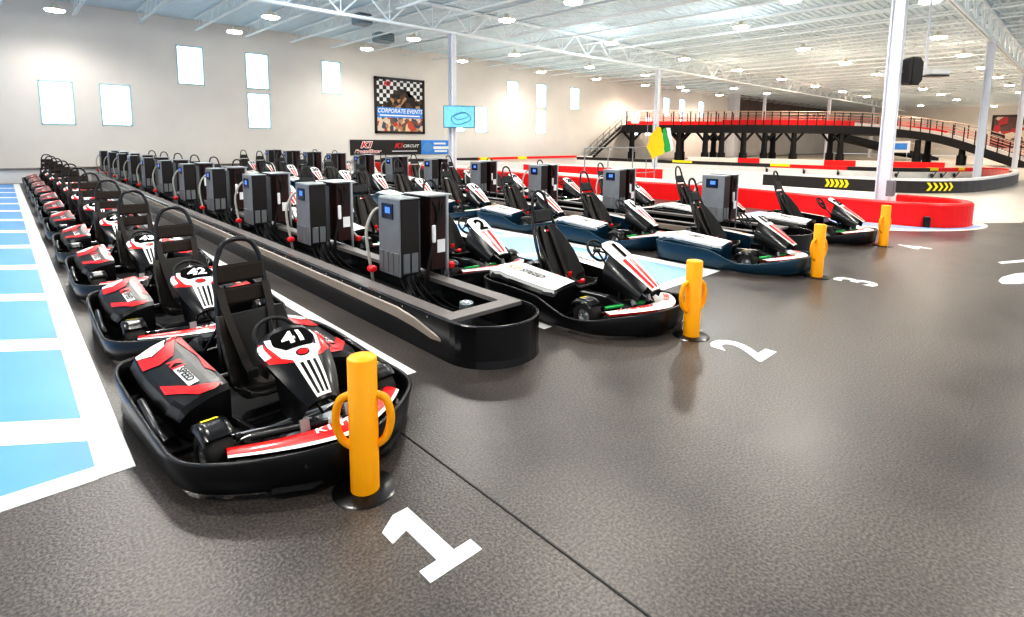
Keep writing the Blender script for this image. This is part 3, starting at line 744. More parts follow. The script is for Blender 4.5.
def girders():
    for (Y, lab) in ((24.0, 'white trussed roof girder over the TV column line'), (4.5, 'white trussed roof girder over the column behind the fourth bollard')):
        first = None; X0 = -2.0 if Y > 10 else .2
        for k in range(6):
            x0 = X0+20.0*k; 
            if first is None:
                r = empty('roof_girder', (x0, Y, 0), lab, 'girder', 'girders: '+lab); L = 20.0
                b = MB(); b.box((L/2, -.07, 7.86), (L, .1, .12)); b.box((L/2, .07, 7.86), (L, .1, .12)); b.build('bottom_chord', M['joist'], r)
                b = MB(); b.box((L/2, 0, 9.1), (L, .26, .12)); b.build('top_chord', M['joist'], r)
                b = MB(); n = 16
                for i in range(n):
                    xa, xb = L*i/n, L*(i+1)/n; za, zb = (9.06, 7.88) if i % 2 == 0 else (7.88, 9.06)
                    b.tube([(xa, 0, za), (xb, 0, zb)], .045, 4, caps=False, smooth=False)
                    if i % 2: b.tube([(xa, 0, 7.88), (xa, 0, 9.06)], .03, 4, caps=False, smooth=False)
                b.build('web', M['joist'], r); first = r; index_kids()
            else:
                r = copy_tree(first); r.location = (x0, Y, 0)
def columns():
    lab = {(18.0, 24.0): 'white steel column behind the wall television', (38.0, 24.0): 'white steel column behind the yellow and green flags',
           (20.2, 4.5): 'thick white steel column behind the fourth yellow bollard', (40.0, 4.5): 'white steel column inside the curved end of the arrow barrier',
           (60.2, 4.5): 'white steel column at far right by the foot of the bridge ramp', (68.6, 28.3): 'white steel column rising behind the bridge deck',
           (78, 24.0): 'distant white steel column seen above the bridge railing', (98, 24.0): 'farthest white column above the bridge railing'}
    for (x, y), l in lab.items():
        b = MB(); w = .35 if y < 10 else .31
        b.box((0, -w/2+.015, 3.9), (w, .03, 7.76)); b.box((0, w/2-.015, 3.9), (w, .03, 7.76)); b.box((0, 0, 3.9), (.03, w, 7.76))
        r = empty('steel_column', (x, y, 0), l, 'column')
        b.build('shaft', M['col'], r)
        p = MB(); p.box((0, 0, .02), (w+.2, w+.2, .04)); p.box((0, 0, 7.785), (w+.15, w+.15, .03)); p.build('end_plate', M['col'], r)
    r = empty('junction_box', (20.1, 4.4, .80), 'small grey electrical box on the white column behind the red barrier', 'electrical box')
    b = MB(); b.bbox((-.36, -.2, .12), (.30, .18, .50), .02); b.build('housing', M['cab_grey'], r)
    b = MB(); b.bbox((-.36, -.3, .12), (.24, .02, .42), .005); b.build('cover', M['vent'], r)

FIX = [(2.4, 34.5), (10.2, 34.0), (18.4, 34.0), (26.4, 33.9), (35.4, 34.2), (43.1, 34.1), (51.5, 34.1), (60, 34.1), (68.5, 34.1),
       (10.3, 28.6), (18.6, 28.6), (27.0, 28.7), (35.7, 29.0), (43.5, 28.8), (55.7, 32.3), (61, 28.7), (70, 28.7),
       (19.0, 20.8), (27.9, 21.0), (36.9, 21.2), (45.6, 21.2), (55, 21.2), (64, 21.2), (73, 21.2), (83, 21.2), (93, 21.2),
       (18.6, 16.1), (28.7, 13.3), (38.1, 13.5), (47, 13.6), (56.3, 13.8), (66, 13.8), (75, 13.8), (85, 13.8), (96, 13.8),
       (24.8, 9.4), (29, 5.4), (39, 6.7), (48, 6.8), (57, 6.8), (66, 6.8), (76, 6.8), (87, 6.8), (98, 6.8), (60, 0), (70, 0), (80, 0), (92, 0), (108, 20), (108, 4), (117, 12),
       (2.2, 27.8), (2.2, 20.8), (10.4, 20.8), (2.2, 13.5), (10.4, 13.4), (18.6, 9.4), (1.0, 6.8), (8.8, 6.6), (16.5, 5.2), (4.5, -.5), (12.0, -1.0), (20.5, -1.0), (29, -1.5), (-4, 3.0), (-4, 12)]
def fixtures():
    first = None
    for i, (x, y) in enumerate(FIX):
        if first is None:
            r = empty('high_bay_light', (0, 0, 0), 'round warm-white high-bay light hanging under the white roof joists', 'ceiling light', 'high-bay lights under the roof')
            b = MB(); b.lathe([(.0, .30), (.09, .30), (.11, .18), (.30, .12), (.42, .0), (.41, 0), (.28, .1), (0, .14)], seg=24); b.tube([(0, 0, .29), (0, 0, .997)], .012, 5); b.build('housing', M['lamp_body'], r)
            b = MB(); b.lathe([(.39, .012), (.36, -.055), (.2, -.085), (0, -.09)], seg=24); b.build('lens', M['lamp_glow'], r); first = r; index_kids()
        else: r = copy_tree(first)
        r.location = (x, y, 8.2)
        if i in range(0, 48, 2) or i >= 48:
            li = bpy.data.lights.new('lamp_light', 'SPOT'); li.spot_size = math.radians(165); li.spot_blend = .6; li.energy = 640 if (x < 25 and y < 22) else (380 if y > 30 else 620) if x < 50 else 900; li.color = (1, .96, .90) if x < 45 else (1, .82, .66); li.shadow_soft_size = .4
            lo = bpy.data.objects.new('lamp_light', li); COL.objects.link(lo); lo.location = (x, y, 7.95)
        if i in (11, 13, 18, 20, 22, 24, 27, 29, 31, 33, 38, 40, 42, 49, 50, 53):
            li = bpy.data.lights.new('ceiling_fill', 'POINT'); li.energy = (120 if y < 26 else 40) if x < 50 else 110; li.color = (.86, .95, 1) if x < 45 else (1, .76, .56); li.shadow_soft_size = .4  # added point fill to brighten the roof deck; no fixture holds it
            lo = bpy.data.objects.new('ceiling_fill', li); COL.objects.link(lo); lo.location = (x+.6, y+.6, 7.2)

# ------------------------------------------------------------------ track barriers
def barrier(name, label, path, h, t, spans, cap=None, n=5, z0=0., group=None, marks=()):
    P = cat([(x, y, 0) for x, y in path], n); r = empty(name, (0, 0, 0), label, 'barrier', group)
    nor = []
    for i in range(len(P)):
        d = (P[min(i+1, len(P)-1)]-P[max(i-1, 0)]).normalized(); nor.append(Vector((-d.y, d.x, 0)))
    def q(i, a, z): p = P[i]+nor[i]*a; return (p.x, p.y, z)
    for a, c, mat in spans:
        ia, ib = int(round(a*n)), min(len(P)-1, int(round(c*n))); b = MB()
        b.loft([[q(i, -t/2, z0), q(i, -t/2, h-.05), q(i, -t/2+.04, h-.005), q(i, t/2-.04, h-.005), q(i, t/2, h-.05), q(i, t/2, z0)] for i in range(ia, ib+1)], 0, caps=True)
        b.build('barrier_panel', M[mat], r)
    if cap:
        b = MB(); b.loft([[q(i, -t/2-.02, h-.10), q(i, -t/2-.02, h), q(i, t/2+.02, h), q(i, t/2+.02, h-.10)] for i in range(len(P))], 0, caps=True); b.build('cap_rail', M[cap], r)
    return r, P, nor

def barriers():
    # near red loop: front run, turned end, back run
    barrier('track_barrier', 'long red barrier beside the rightmost kart lane with rounded end near fourth bollard',
            [(18.8, 34), (18.8, 25), (18.8, 14), (19.15, 9.0), (18.6, 6.0), (18.4, 4.0), (18.6, 3.0), (19.2, 2.45), (19.9, 2.35), (20.6, 2.65), (20.95, 3.4), (21.0, 6), (20.8, 9.5), (20.6, 16), (20.6, 24), (20.6, 34)], .65, .26,
            [(0, 10.3, 'bar_red'), (10.3, 15, 'bar_white')], None)
    c = MB(); c.bbox((18.33, 3.0, .155), (.06, .16, .3), .02); tag(c.build('rubber_stop', M['black']), 'small black rubber stop on the floor against the red barrier end', 'stop')
    path = [(25.5, 34.6), (26.0, 28), (27.2, 22), (29.0, 16.5), (29.6, 12), (29.6, 8.5), (30.1, 6.2), (31.5, 4.7), (34.2, 3.75), (40.5, 3.15), (45.5, 3.3), (48.6, 4.0), (48.8, 5.2), (46.3, 6.3), (43.6, 7.8), (41.9, 10.5), (41.3, 16.3), (40.8, 24), (40.4, 34)]
    r, P, nor = barrier('track_barrier', 'white-capped barrier loop with black panels and yellow arrows curving round at right', path, .65, .26,
            [(0, 1.3, 'bar_white'), (1.3, 2.9, 'bar_red'), (2.9, 3.9, 'bar_white'), (3.9, 10.6, 'bar_black'), (10.6, 12.4, 'bar_pink'), (12.4, 18, 'bar_white')], None)
    n = 5
    def band(i0, i1, z0, z1, e, mat, name):
        m = MB(); m.loft([[tuple(P[i]+nor[i]*k+Vector((0, 0, z))) for k, z in ((-.13-e, z0), (-.13-e, z1), (.13+e, z1), (.13+e, z0))] for i in range(int(i0*n), min(len(P)-1, int(i1*n))+1)], 0, caps=True)
        return m.build(name, M[mat], r)
    band(3.9, 10.6, .56, .66, .02, 'bar_white', 'cap_rail'); band(1.0, 3.9, .60, .66, .02, 'bar_white', 'cap_rail'); band(10.6, 12.4, .58, .66, .02, 'bar_red', 'cap_rail')
    band(12.4, 13.6, .42, .67, .015, 'bar_red', 'top_band'); band(13.6, 15.2, .42, .67, .015, 'bar_black', 'top_band'); band(15.2, 16.1, .42, .67, .015, 'bar_red', 'top_band'); band(16.1, 18, .42, .67, .015, 'bar_black', 'top_band')
    for i0 in (12.9, 13.7, 14.6, 15.9, 16.4, 16.9, 17.4): band(i0, i0+.2, .50, .68, .03, 'yellow', 'yellow_marker')
    L_ = [0]
    for i in range(1, len(P)): L_.append(L_[-1]+(P[i]-P[i-1]).length)
    def along(d):
        d = max(0, min(L_[-1]-.01, d))
        for i in range(1, len(P)):
            if L_[i] >= d: t = (d-L_[i-1])/(L_[i]-L_[i-1]); return P[i-1].lerp(P[i], t), (P[i]-P[i-1]).normalized()
    for d in (53, 54.2, 55, 57.2, 58.0, 60.4, 62.5, 65):
        p, t = along(d); nn = Vector((t.y, -t.x, 0))
        if (p+nn-Vector((0, 6, 0))).length > (p-Vector((0, 6, 0))).length: nn = -nn
        m = MB(); m.box(p+nn*.17+Vector((0, 0, .20)), (.28, .10, .22)); m.tube([p+nn*.2+Vector((0, 0, .05)), p+nn*.45+Vector((0, 0, .42))], .03, 5); m.build('bracket', M['bar_black'], r)
    for (cx, cy) in ((29.6, 8.1), (31.9, 4.5)):
        j = min(range(len(P)), key=lambda i: (P[i].x-cx)**2+(P[i].y-cy)**2); d0 = L_[j]-.85; m = MB()
        for k in range(5):
            sc_ = .20 if cx < 30 else .27; y = d0+(-.05 if cx < 30 else -.35)+k*sc_; w = sc_*.72
            vs = []
            for dd, z in [(y-w, .50), (y-w+.13, .50), (y+.08, .31), (y-w+.13, .12), (y-w, .12), (y-.05, .31)]:
                p, t = along(dd); q = p + Vector((t.y, -t.x, 0))*.15
                if (q-Vector((0, 0, 0))).length > (p).length: q = p - Vector((t.y, -t.x, 0))*.15
                vs.append((q.x, q.y, z))
            m.add(vs, [(0, 1, 2, 5), (5, 2, 3, 4)])
        m.build('arrow_marking', M['yellow'], r)
    # perimeter barrier at the foot of the long wall
    r, P, nor = barrier('perimeter_barrier', 'low cream perimeter barrier at the foot of the windowed wall',
            [(-20, 35.2), (0, 35.2), (12, 35.2), (20, 35.2), (30, 35.2), (44, 35.2)], .68, .3, [(0, 5, 'bar_white')], None)
    b = MB(); b.box((-3, 35.05, .70), (42, .34, .04)); b.build('cap_rail', M['tan'], r)
    b = MB(); b.box((23.5, 35.02, .66), (10.5, .40, .20)); b.build('cap_rail', M['bar_black'], r)
    b = MB(); b.box((35, 35.02, .66), (12.5, .40, .18)); b.build('cap_rail', M['bar_red'], r)
    for x in (25.8, 29.5, 33.8): b = MB(); b.box((x, 34.99, .66), (1.1, .42, .22)); b.build('yellow_marker', M['yellow'], r)
    barrier('track_barrier', 'white and red barrier run beyond the arrow barrier near bridge legs', [(54, 30), (55, 25), (56.5, 20), (58, 14), (60, 9)], .6, .3, [(0, 1, 'bar_white'), (1, 1.4, 'bar_red'), (1.4, 2.4, 'bar_white'), (2.4, 2.7, 'bar_red'), (2.7, 3.3, 'bar_white'), (3.3, 4, 'bar_red')], None)
    barrier('track_barrier', 'low white barrier crossing at the far right beyond the bridge ramp', [(62, 2.6), (66, -2), (70, -8)], .9, .3, [(0, 2, 'bar_white')], None)

def floor_paint():
    z = .004
    def strip(x0, x1, label, yend, y0, name):
        r = empty(name, (0, 0, 0), label, 'floor marking')
        b = MB(); b.prism([(x0, y0), (x1, y0), (x1, yend), (x0, yend)], .0, z); b.build('blue_field', M['blue_paint'], r)
        return r
    # left echelon bays
    r = empty('parking_bays', (0, 0, 0), 'light blue floor bays with white slanted dividers left of the red karts', 'floor marking')
    b = MB(); b.prism([(-7, 4.57), (.31, 4.57), (.31, 34.5), (-7, 34.5)], 0, z); b.build('blue_field', M['blue_paint'], r)
    w = MB(); zz = z+.002
    w.prism([(.31, 4.39), (.52, 4.39), (.52, 34.6), (.31, 34.6)], 0, zz); w.prism([(-7, 4.38), (.31, 4.38), (.31, 4.57), (-7, 4.57)], 0, zz)
    k = 0; y = 5.25
    while y < 33.5:
        ya, yb = y, y+.45; sl = .72
        y2 = lambda yy, x: yy+(.31-x)*sl
        xl = max(-7, .31-(34.4-yb)/sl)
        w.prism([(xl, y2(ya-.24, xl)), (.31, ya-.24), (.31, yb-.24), (xl, y2(yb-.24, xl))], 0, zz-.0005); y += 2.42; k += 1
    w.build('white_lines', M['white_paint'], r)
    # strip between the two white rows
    r = empty('parking_bays', (0, 0, 0), 'pale blue floor strip with white border between the two white kart rows', 'floor marking')
    b = MB(); b.prism([(7.1, 4.55), (8.9, 4.55), (8.9, 33), (7.1, 33)], 0, z); b.build('blue_field', M['pale_blue'], r)
    w = MB(); w.prism([(8.9, 4.38), (9.20, 4.38), (9.20, 33), (8.9, 33)], 0, zz); w.prism([(6.85, 4.38), (7.1, 4.38), (7.1, 33), (6.85, 33)], 0, zz); w.prism([(7.1, 4.38), (8.9, 4.38), (8.9, 4.6), (7.1, 4.6)], 0, zz)
    for k in range(10): y = 6.4+2.7*k; w.prism([(7.1, y+1.3), (8.9, y), (8.9, y+.42), (7.1, y+1.72)], 0, zz-.0005)
    w.build('white_lines', M['white_paint'], r)
    for x, lab in ((2.70, 'white lane line running along the floor right of the red karts'), (4.68, 'white lane line beside the near charger island under the white karts')):
        b = MB(); b.prism([(x, 4.4), (x+.14, 4.4), (x+.14, 33), (x, 33)], 0, z); tag(b.build('lane_line', M['white_paint']), lab, 'floor marking')
    # numbers
    b = MB(); b.prism([(1.46, 2.155), (1.81, 2.155), (1.81, 2.26), (1.69, 2.26), (1.69, 2.74), (1.585, 2.74), (1.46, 2.65), (1.46, 2.53), (1.575, 2.57), (1.575, 2.26), (1.46, 2.26)], 0, z)
    tag(b.build('floor_number', M['white_paint']), 'white number 1 painted on the dark floor', 'floor number')
    for n, x, yy in ((2, 5.86, 2.47), (3, 10.22, 2.50), (4, 14.6, 2.54)):
        t = text2d(str(n), .84, .028); b = MB(); b.map2d(t, lambda a, c: (x+a, yy+c, z), 0)
        tag(b.build('floor_number', M['white_paint']), {2: 'white number 2 painted on the dark floor before the second yellow bollard', 3: 'white number 3 painted on the dark floor before the third yellow bollard', 4: 'white number 4 painted on the floor before the rightmost yellow bollard'}[n], 'floor number')
    b = MB(); b.prism([(11.9, .86), (12.1, .93), (12.5, .92), (13.0, .80), (14.5, .1), (14.2, -.15), (12.5, .52), (12.1, .68)][::-1], 0, z); tag(b.build('floor_arrow', M['white_paint']), 'white rounded arrow tip painted on floor at the right edge', 'floor marking')
    b = MB(); b.prism([(13.9, 1.05), (14.05, 1.12), (18, -.7), (17.9, -.9)][::-1], 0, z); tag(b.build('floor_line', M['white_paint']), 'thin white line painted on floor at the right edge', 'floor marking')
    b = MB(); P = cat([(16.7, 7.5, 0), (16.8, 4.0, 0), (17.8, 2.65, 0), (19.0, 2.0, 0), (20.1, 1.9, 0), (21.1, 2.3, 0)], 6); rr = []; r2 = []
    Q = cat([(18.2, 7.5, 0), (18.15, 4.6, 0), (18.3, 2.95, 0), (19.0, 2.35, 0), (20.0, 2.2, 0), (20.7, 2.55, 0)], 6)
    b.loft([[tuple(p), tuple(p+Vector((0, 0, z))), tuple(q+Vector((0, 0, z))), tuple(q)] for p, q in zip(P, Q)], 0, caps=True)
    b.loft([[tuple(p.lerp(q, .35)+Vector((0, 0, z+.001))), tuple(p.lerp(q, .35)+Vector((0, 0, z+.002))), tuple(p.lerp(q, .95)+Vector((0, 0, z+.002))), tuple(p.lerp(q, .95)+Vector((0, 0, z+.001)))] for p, q in list(zip(P, Q))[:24]], 1, caps=True)
    tag(b.build('floor_border', [M['white_paint'], M['pale_blue']]), 'pale blue and white painted border round the red barrier end', 'floor marking')

# ------------------------------------------------------------------ bridge, stairs, railing, flags
def bridge():
    path = [(50.6, 35.7, 3.98), (52.75, 33.8, 4.0), (57.9, 29.05, 4.05), (63.06, 24.2, 4.1), (68.7, 18.95, 4.08), (71.9, 15.9, 3.85), (72.5, 12.4, 3.3), (72.2, 9.8, 2.55), (71.7, 7.35, 1.6), (71.1, 5.0, .7), (70.6, 3.5, .15)]
    P = cat(path, 8); r = empty('kart_bridge', (0, 0, 0), 'dark steel kart bridge with cream handrails crossing the hall and ramping down right', 'bridge')
    N_ = []
    for i in range(len(P)):
        d = P[min(i+1, len(P)-1)]-P[max(i-1, 0)]; d.z = 0; d.normalize(); n = Vector((-d.y, d.x, 0))
        if n.x < 0: n = -n
        N_.append(n)
    W = 4.
    b = MB(); rings = []
    for i, p in enumerate(P):
        if p.z < .12: break
        th = min(.85, p.z-.02)
        rings.append([p+Vector((0, 0, 0)), p-Vector((0, 0, th)), p+N_[i]*W-Vector((0, 0, th)), p+N_[i]*W])
    b.loft(rings, 0, caps=True); b.build('bridge_deck', M['bridge_dark'], r)
    # post positions at even steps
    acc = 0; last = P[0]; posts = [0]
    for i in range(1, len(P)):
        acc += (P[i]-last).length; last = P[i]
        if acc >= .80: posts.append(i); acc = 0
    for side in (0, W):
        for i in posts:
            p = P[i]+N_[i]*side; b = MB(); b.box((p.x, p.y, p.z+.72), (.09, .09, 1.5)); b.build('railing_post', M['bridge_dark'], r)
        for zz, m_, rad in ((1.47, 'bridge_rail', .05), (1.15, 'bridge_rail', .03), (.85, 'rail_pink', .04), (.6, 'rail_pink', .03)):
            b = MB(); b.tube([P[i]+N_[i]*side+Vector((0, 0, zz)) for i in range(0, len(P), 2)], rad, 5); b.build('handrail', M[m_], r)
    b = MB(); rg = [i for i in range(len(P)) if 17 <= i <= 33]
    b.loft([[P[i]+N_[i]*.3, P[i]+N_[i]*.3+Vector((0, 0, .55)), P[i]+N_[i]*.6+Vector((0, 0, .55)), P[i]+N_[i]*.6] for i in rg], 0, caps=True); b.build('red_kerb', M['bar_red'], r)
    b = MB(); rg = [i for i in range(len(P)) if i >= 33]
    b.loft([[P[i]+N_[i]*.3, P[i]+N_[i]*.3+Vector((0, 0, .36)), P[i]+N_[i]*.6+Vector((0, 0, .36)), P[i]+N_[i]*.6] for i in rg], 0, caps=True); b.build('white_kerb', M['bar_white'], r)
    b = MB(); rg = [i for i in range(len(P)) if i <= 50]
    b.loft([[P[i]+N_[i]*(W-.6), P[i]+N_[i]*(W-.6)+Vector((0, 0, .5)), P[i]+N_[i]*(W-.3)+Vector((0, 0, .5)), P[i]+N_[i]*(W-.3)] for i in rg], 0, caps=True); b.build('red_kerb', M['bar_red'], r)
    for (x, y, f) in ((51.6, 35.6, 0), (55.2, 31.9, 1), (57.4, 29.9, 0), (58.6, 28.6, 0), (60.5, 27.0, 1), (62.2, 25.4, 0), (64.6, 23.2, 0), (68.4, 19.6, 0), (72.9, 13.4, 0), (73.0, 9.6, 0),
                      (58.6, 33.5, 1), (61.5, 31.0, 1), (66.5, 26.2, 1), (71.5, 21.6, 1), (75.8, 13, 1)):
        b = MB(); zt = 3.3 if y > 16 else (2.6 if y > 12 else 1.9)
        b.tube([(x, y, 0), (x, y, zt)], [.34, .26], 10); b.tube([(x, y, .0), (x, y, 1.0)], [.42, .42], 10)
        if y > 16:
            for s in (-1, 1): b.tube([(x, y, 2.1), (x+s*.75, y-s*.68, 3.25)], .13, 6)
        b.build('bridge_leg', M['bridge_dark'], r)
    # stairs on the left end
    r = empty('staircase', (0, 0, 0), 'dark open staircase with grey handrails climbing to the left end of the bridge', 'staircase')
    a = Vector((45.4, 36.6, .05)); c = Vector((50.6, 35.6, 4.0)); d = c-a; n = Vector((-d.y, d.x, 0)).normalized()*.7
    for s in (0, 1.2):
        b = MB(); o = n*s
        b.loft([[a+o+Vector((0, 0, -.1)), a+o+Vector((0, 0, .18)), a+o+n*.08+Vector((0, 0, .18)), a+o+n*.08+Vector((0, 0, -.1))], [c+o+Vector((0, 0, -.28)), c+o, c+o+n*.08, c+o+n*.08+Vector((0, 0, -.28))]], 0, caps=True); b.build('stringer', M['bridge_dark'], r)
        b = MB()
        for h_ in (1.05, .6): b.tube([a+o+Vector((0, 0, h_)), c+o+Vector((0, 0, h_))], .035, 6)
        for k in range(7): q = a.lerp(c, k/6)+o; b.tube([q, q+Vector((0, 0, 1.05))], .03, 6)
        b.build('handrail', M['rail_tube'], r)
    b = MB()
    for k in range(22): q = a.lerp(c, (k+.5)/22)+n*.62; b.box(q, (.3, 1.15, .04), rot=Matrix.Rotation(math.atan2(d.y, d.x), 3, 'Z'))
    b.build('tread', M['bridge_dark'], r)
    b = MB(); b.box((51.2, 35.0, 4.75), (1.5, .06, 1.3)); b.build('clear_panel', M['teal'], r)
    # second ramp beyond
    r = empty('kart_ramp', (0, 0, 0), 'dark sloping kart ramp seen under and beyond the bridge', 'ramp')
    P2 = [Vector((81, 22.5, 3.3)), Vector((84, 19.5, 2.3)), Vector((87, 16.5, 1.2)), Vector((89, 14, .4))]; b = MB()
    b.loft([[p, p-Vector((0, 0, min(.7, p.z-.02))), p+Vector((3, 2.5, -min(.7, p.z-.02))), p+Vector((3, 2.5, 0))] for p in P2], 0, caps=True); b.build('ramp_deck', M['bridge_dark'], r)
    b = MB(); b.tube([p+Vector((0, 0, 1)) for p in P2], .05, 6)
    for i in range(3):
        for t in (0, .33, .66): q = P2[i].lerp(P2[i+1], t); b.tube([q, q+Vector((0, 0, 1))], .04, 5)
    b.build('handrail', M['bridge_rail'], r)
    # railed starter platform and its flags
    r = empty('flag_stand_railing', (0, 0, 0), 'grey tube railing of the flag stand behind the karts', 'railing')
    xs = (21.1, 23.0, 25.2, 27.4)
    for x in xs: b = MB(); b.tube([(x, 17.3, 0), (x, 17.3, 1.9)], .032, 8); b.build('railing_post', M['rail_tube'], r)
    for z in (1.9, ): b = MB(); b.tube([(xs[0], 17.3, z), (xs[-1], 17.3, z)], .032, 8); b.build('top_rail', M['rail_tube'], r)
    b = MB(); b.tube([(xs[0], 17.3, .5), (xs[-1], 17.3, .5)], .022, 8); b.build('mid_rail', M['rail_tube'], r)
    for (x, y, col, lab, pts) in ((25.3, 16.9, 'flag_y', 'yellow flag hanging on the flag stand railing', [(.35, 3.25), (.62, 3.15), (.85, 2.2), (.72, 1.72), (.1, 1.45), (-.12, 1.9), (-.25, 2.1), (.0, 2.7)]),
                               (25.62, 16.8, 'flag_g', 'green flag beside the yellow flag on the railing', [(.35, 3.05), (.60, 3.15), (.92, 2.2), (.95, 1.9), (.55, 1.8), (.40, 2.3)]),
                               (25.86, 16.75, 'flag_w', 'white flag edge behind the green flag on the railing', [(.40, 3.15), (.68, 3.15), (.95, 2.0), (.72, 1.85), (.62, 2.4)])):
        r = empty('racing_flag', (x, y, 0), lab, 'flag')
        pts = [(u, v-.16) for u, v in pts]
        b = MB(); t = flat2d(pts, 3); b.map2d(t, lambda u, v: (u*.78+.46, -u*.58-.32+.05*math.sin(u*9+v*3), v), 0); b.build('cloth', M[col], r)
        b = MB(); b.tube([(.30, -.20, .0 if col == 'flag_y' else 1.7), (.32, -.2, 3.2)], .02, 6); b.build('flag_pole', M['rail_tube'], r)

def wall_things():
    y = WY-.03
    def T(b, txt, size, cx, cz, mat, bold=.03, sh=0, sx=1., yy=0): b.map2d(text2d(txt, size, bold, sh, sx), lambda u, v: (cx+u, -.045-yy, cz+v), mat)
    r = empty('wall_poster', (23.16, y, 4.78), 'large black-framed corporate events poster with checkered pattern on the wall', 'poster')
    f = MB(); W, H_ = 4.48, 4.26
    for s in (-1, 1): f.box((s*(W/2-.09), -.04, 0), (.18, .1, H_)); f.box((0, -.04, s*(H_/2-.09)), (W, .1, .18))
    f.build('frame', M['bar_black'], r)
    b = MB(); b.box((0, -.02, .95), (4.2, .02, 2.1)); b.build('checkered_print', M['checker'], r)
    b = MB()
    P = [(-2.05, -.55), (2.05, -.55), (2.05, .55), (1.6, .45), (1.2, .8), (.8, .7), (.5, 1.25), (0, 1.35), (-.3, 1.15), (-.7, .9), (-1.0, .35), (-1.5, .1), (-2.05, .15)]
    b.map2d(flat2d(P), lambda u, v: (u, -.036, v), 0); b.build('group_print', M['crowd'], r)
    b = MB(); b.box((0, -.02, -1.35), (4.2, .02, 1.5)); b.build('lower_print', M['crowd2'], r)
    b = MB(); b.box((0, -.03, -.52), (4.15, .02, .78), 0); T(b, 'CORPORATE EVENTS', .46, 0, -.40, 1, .02, .2, .92); T(b, 'TEAM BUILDING & PARTIES'[:0] or ' ', .2, 0, -.75, 1)
    b.box((0, -.042, -.74), (3.6, .004, .10), 1); b.build('title_band', [M['sign_blue'], M['decal_white']], r)
    b = MB(); T(b, 'K1', .48, -1.15, 1.65, 0, .05, .3, 1.2); b.build('logo', M['red'], r)
    # banner
    r = empty('wall_banner', (23.5, y, 1.58), 'long black and blue sponsor banner under the framed poster', 'banner')
    b = MB(); b.box((-1.55, -.02, 0), (6.2, .03, 1.14)); b.build('black_panel', M['bar_black'], r)
    b = MB(); b.box((3.1, -.02, 0), (3.1, .03, 1.14)); b.build('blue_panel', M['sign_blue'], r)
    b = MB(); T(b, 'K1', .62, -3.35, .18, 1, .09, .3, 1.3); T(b, 'K1', .62, -3.35, .18, 0, .03, .3, 1.3, .004); T(b, 'RaceGear', .36, -3.25, -.30, 1, .08, .3, 1.5); T(b, 'RaceGear', .36, -3.25, -.30, 0, .0, .3, 1.5, .004)
    T(b, 'K1', .5, -.55, .12, 0, .05, .3, 1.3); T(b, 'CIRCUIT', .32, .55, .1, 1, .02, .3, 1.2); b.box((0, -.045, -.30), (2.3, .004, .07), 1); b.build('lettering', [M['red'], M['decal_white']], r)
    b = MB(); b.box((3.4, -.045, .30), (1.2, .004, .16)); b.box((3.55, -.045, -.05), (1.6, .004, .24)); b.box((3.5, -.045, -.33), (1.3, .004, .16))
    b.map2d(flat2d([(2.2+math.cos(a)*.5, math.sin(a)*.42) for a in [i*PI/7 for i in range(14)]]), lambda u, v: (u, -.045, v), 1); b.build('print_shapes', [M['decal_white'], M['blue_paint']], r)
    # television on the column
    ang = math.radians(-40)
    r = empty('television', (17.95, 23.5, 3.45), 'wall television showing a blue track map, hung on the white column', 'television', rz=ang)
    b = MB(); b.bbox((.1, -.12, 0), (1.66, .07, 1.16), .015); b.build('casing', M['tv_dark'], r)
    b = MB(); b.box((.1, -.158, 0), (1.58, .008, 1.08)); b.build('screen', M['tv'], r)
    b = MB()
    ov = lambda rx, ry, cx, cz: cat([(cx+rx*math.cos(a), -.166, cz+ry*math.sin(a)*(1+.25*math.sin(2*a))) for a in [i*PI/6 for i in range(12)]], 3, loop=True)
    b.tube(ov(.52, .28, .2, -.1), .018, 4, 0, loop=True); b.tube(ov(.38, .18, .2, .05), .014, 4, 0, loop=True); b.build('track_map', M['tv_dark'], r)
    b = MB(); b.tube([(0, -.1, 0), (0, .25, 0)], .05, 8); b.build('bracket', M['bar_black'], r)
    # speaker on the near column
    r = empty('loudspeaker', (20.45, 4.25, 4.46), 'black loudspeaker bolted to the thick white column', 'loudspeaker', rz=math.radians(-35))
    b = MB(); pr_ = [(-.2, -.34), (-.12, -.42), (.14, -.42), (.24, -.3), (.24, .3), (.14, .42), (-.12, .42), (-.2, .34)]
    b.loft([[(x*k+.18, yy, z*k) for x, z in pr_] for yy, k in ((-.22, .86), (-.16, 1), (.15, .95), (.2, .8))], 0, caps=True); b.build('cabinet', M['bar_black'], r)
    b = MB(); b.loft([[(x*k+.18, -.235, z*k) for x, z in pr_] for k in (.8, .01)], 0); b.build('grille', M['speaker'], r)
    b = MB(); b.tube([(-.35, .15, 0), (.1, .1, 0)], .04, 6); b.build('bracket', M['steel'], r)
    # projector pole
    r = empty('hanging_projector', (25.05, 4.6, 4.82), 'projector on a long white drop pole right of the loudspeaker', 'projector')
    b = MB(); b.tube([(0, 0, .15), (.15, .06, 3.2)], .045, 8); b.build('drop_pole', M['col'], r)
    b = MB(); b.bbox((.25, -.3, .05), (.7, .4, .2), .03, rot=Matrix.Rotation(-.7, 3, 'Z')); b.build('projector_body', M['label'], r)
    b = MB(); b.box((.2, -.25, -.09), (.75, .45, .05), rot=Matrix.Rotation(-.7, 3, 'Z')); b.build('tray', M['bar_black'], r)
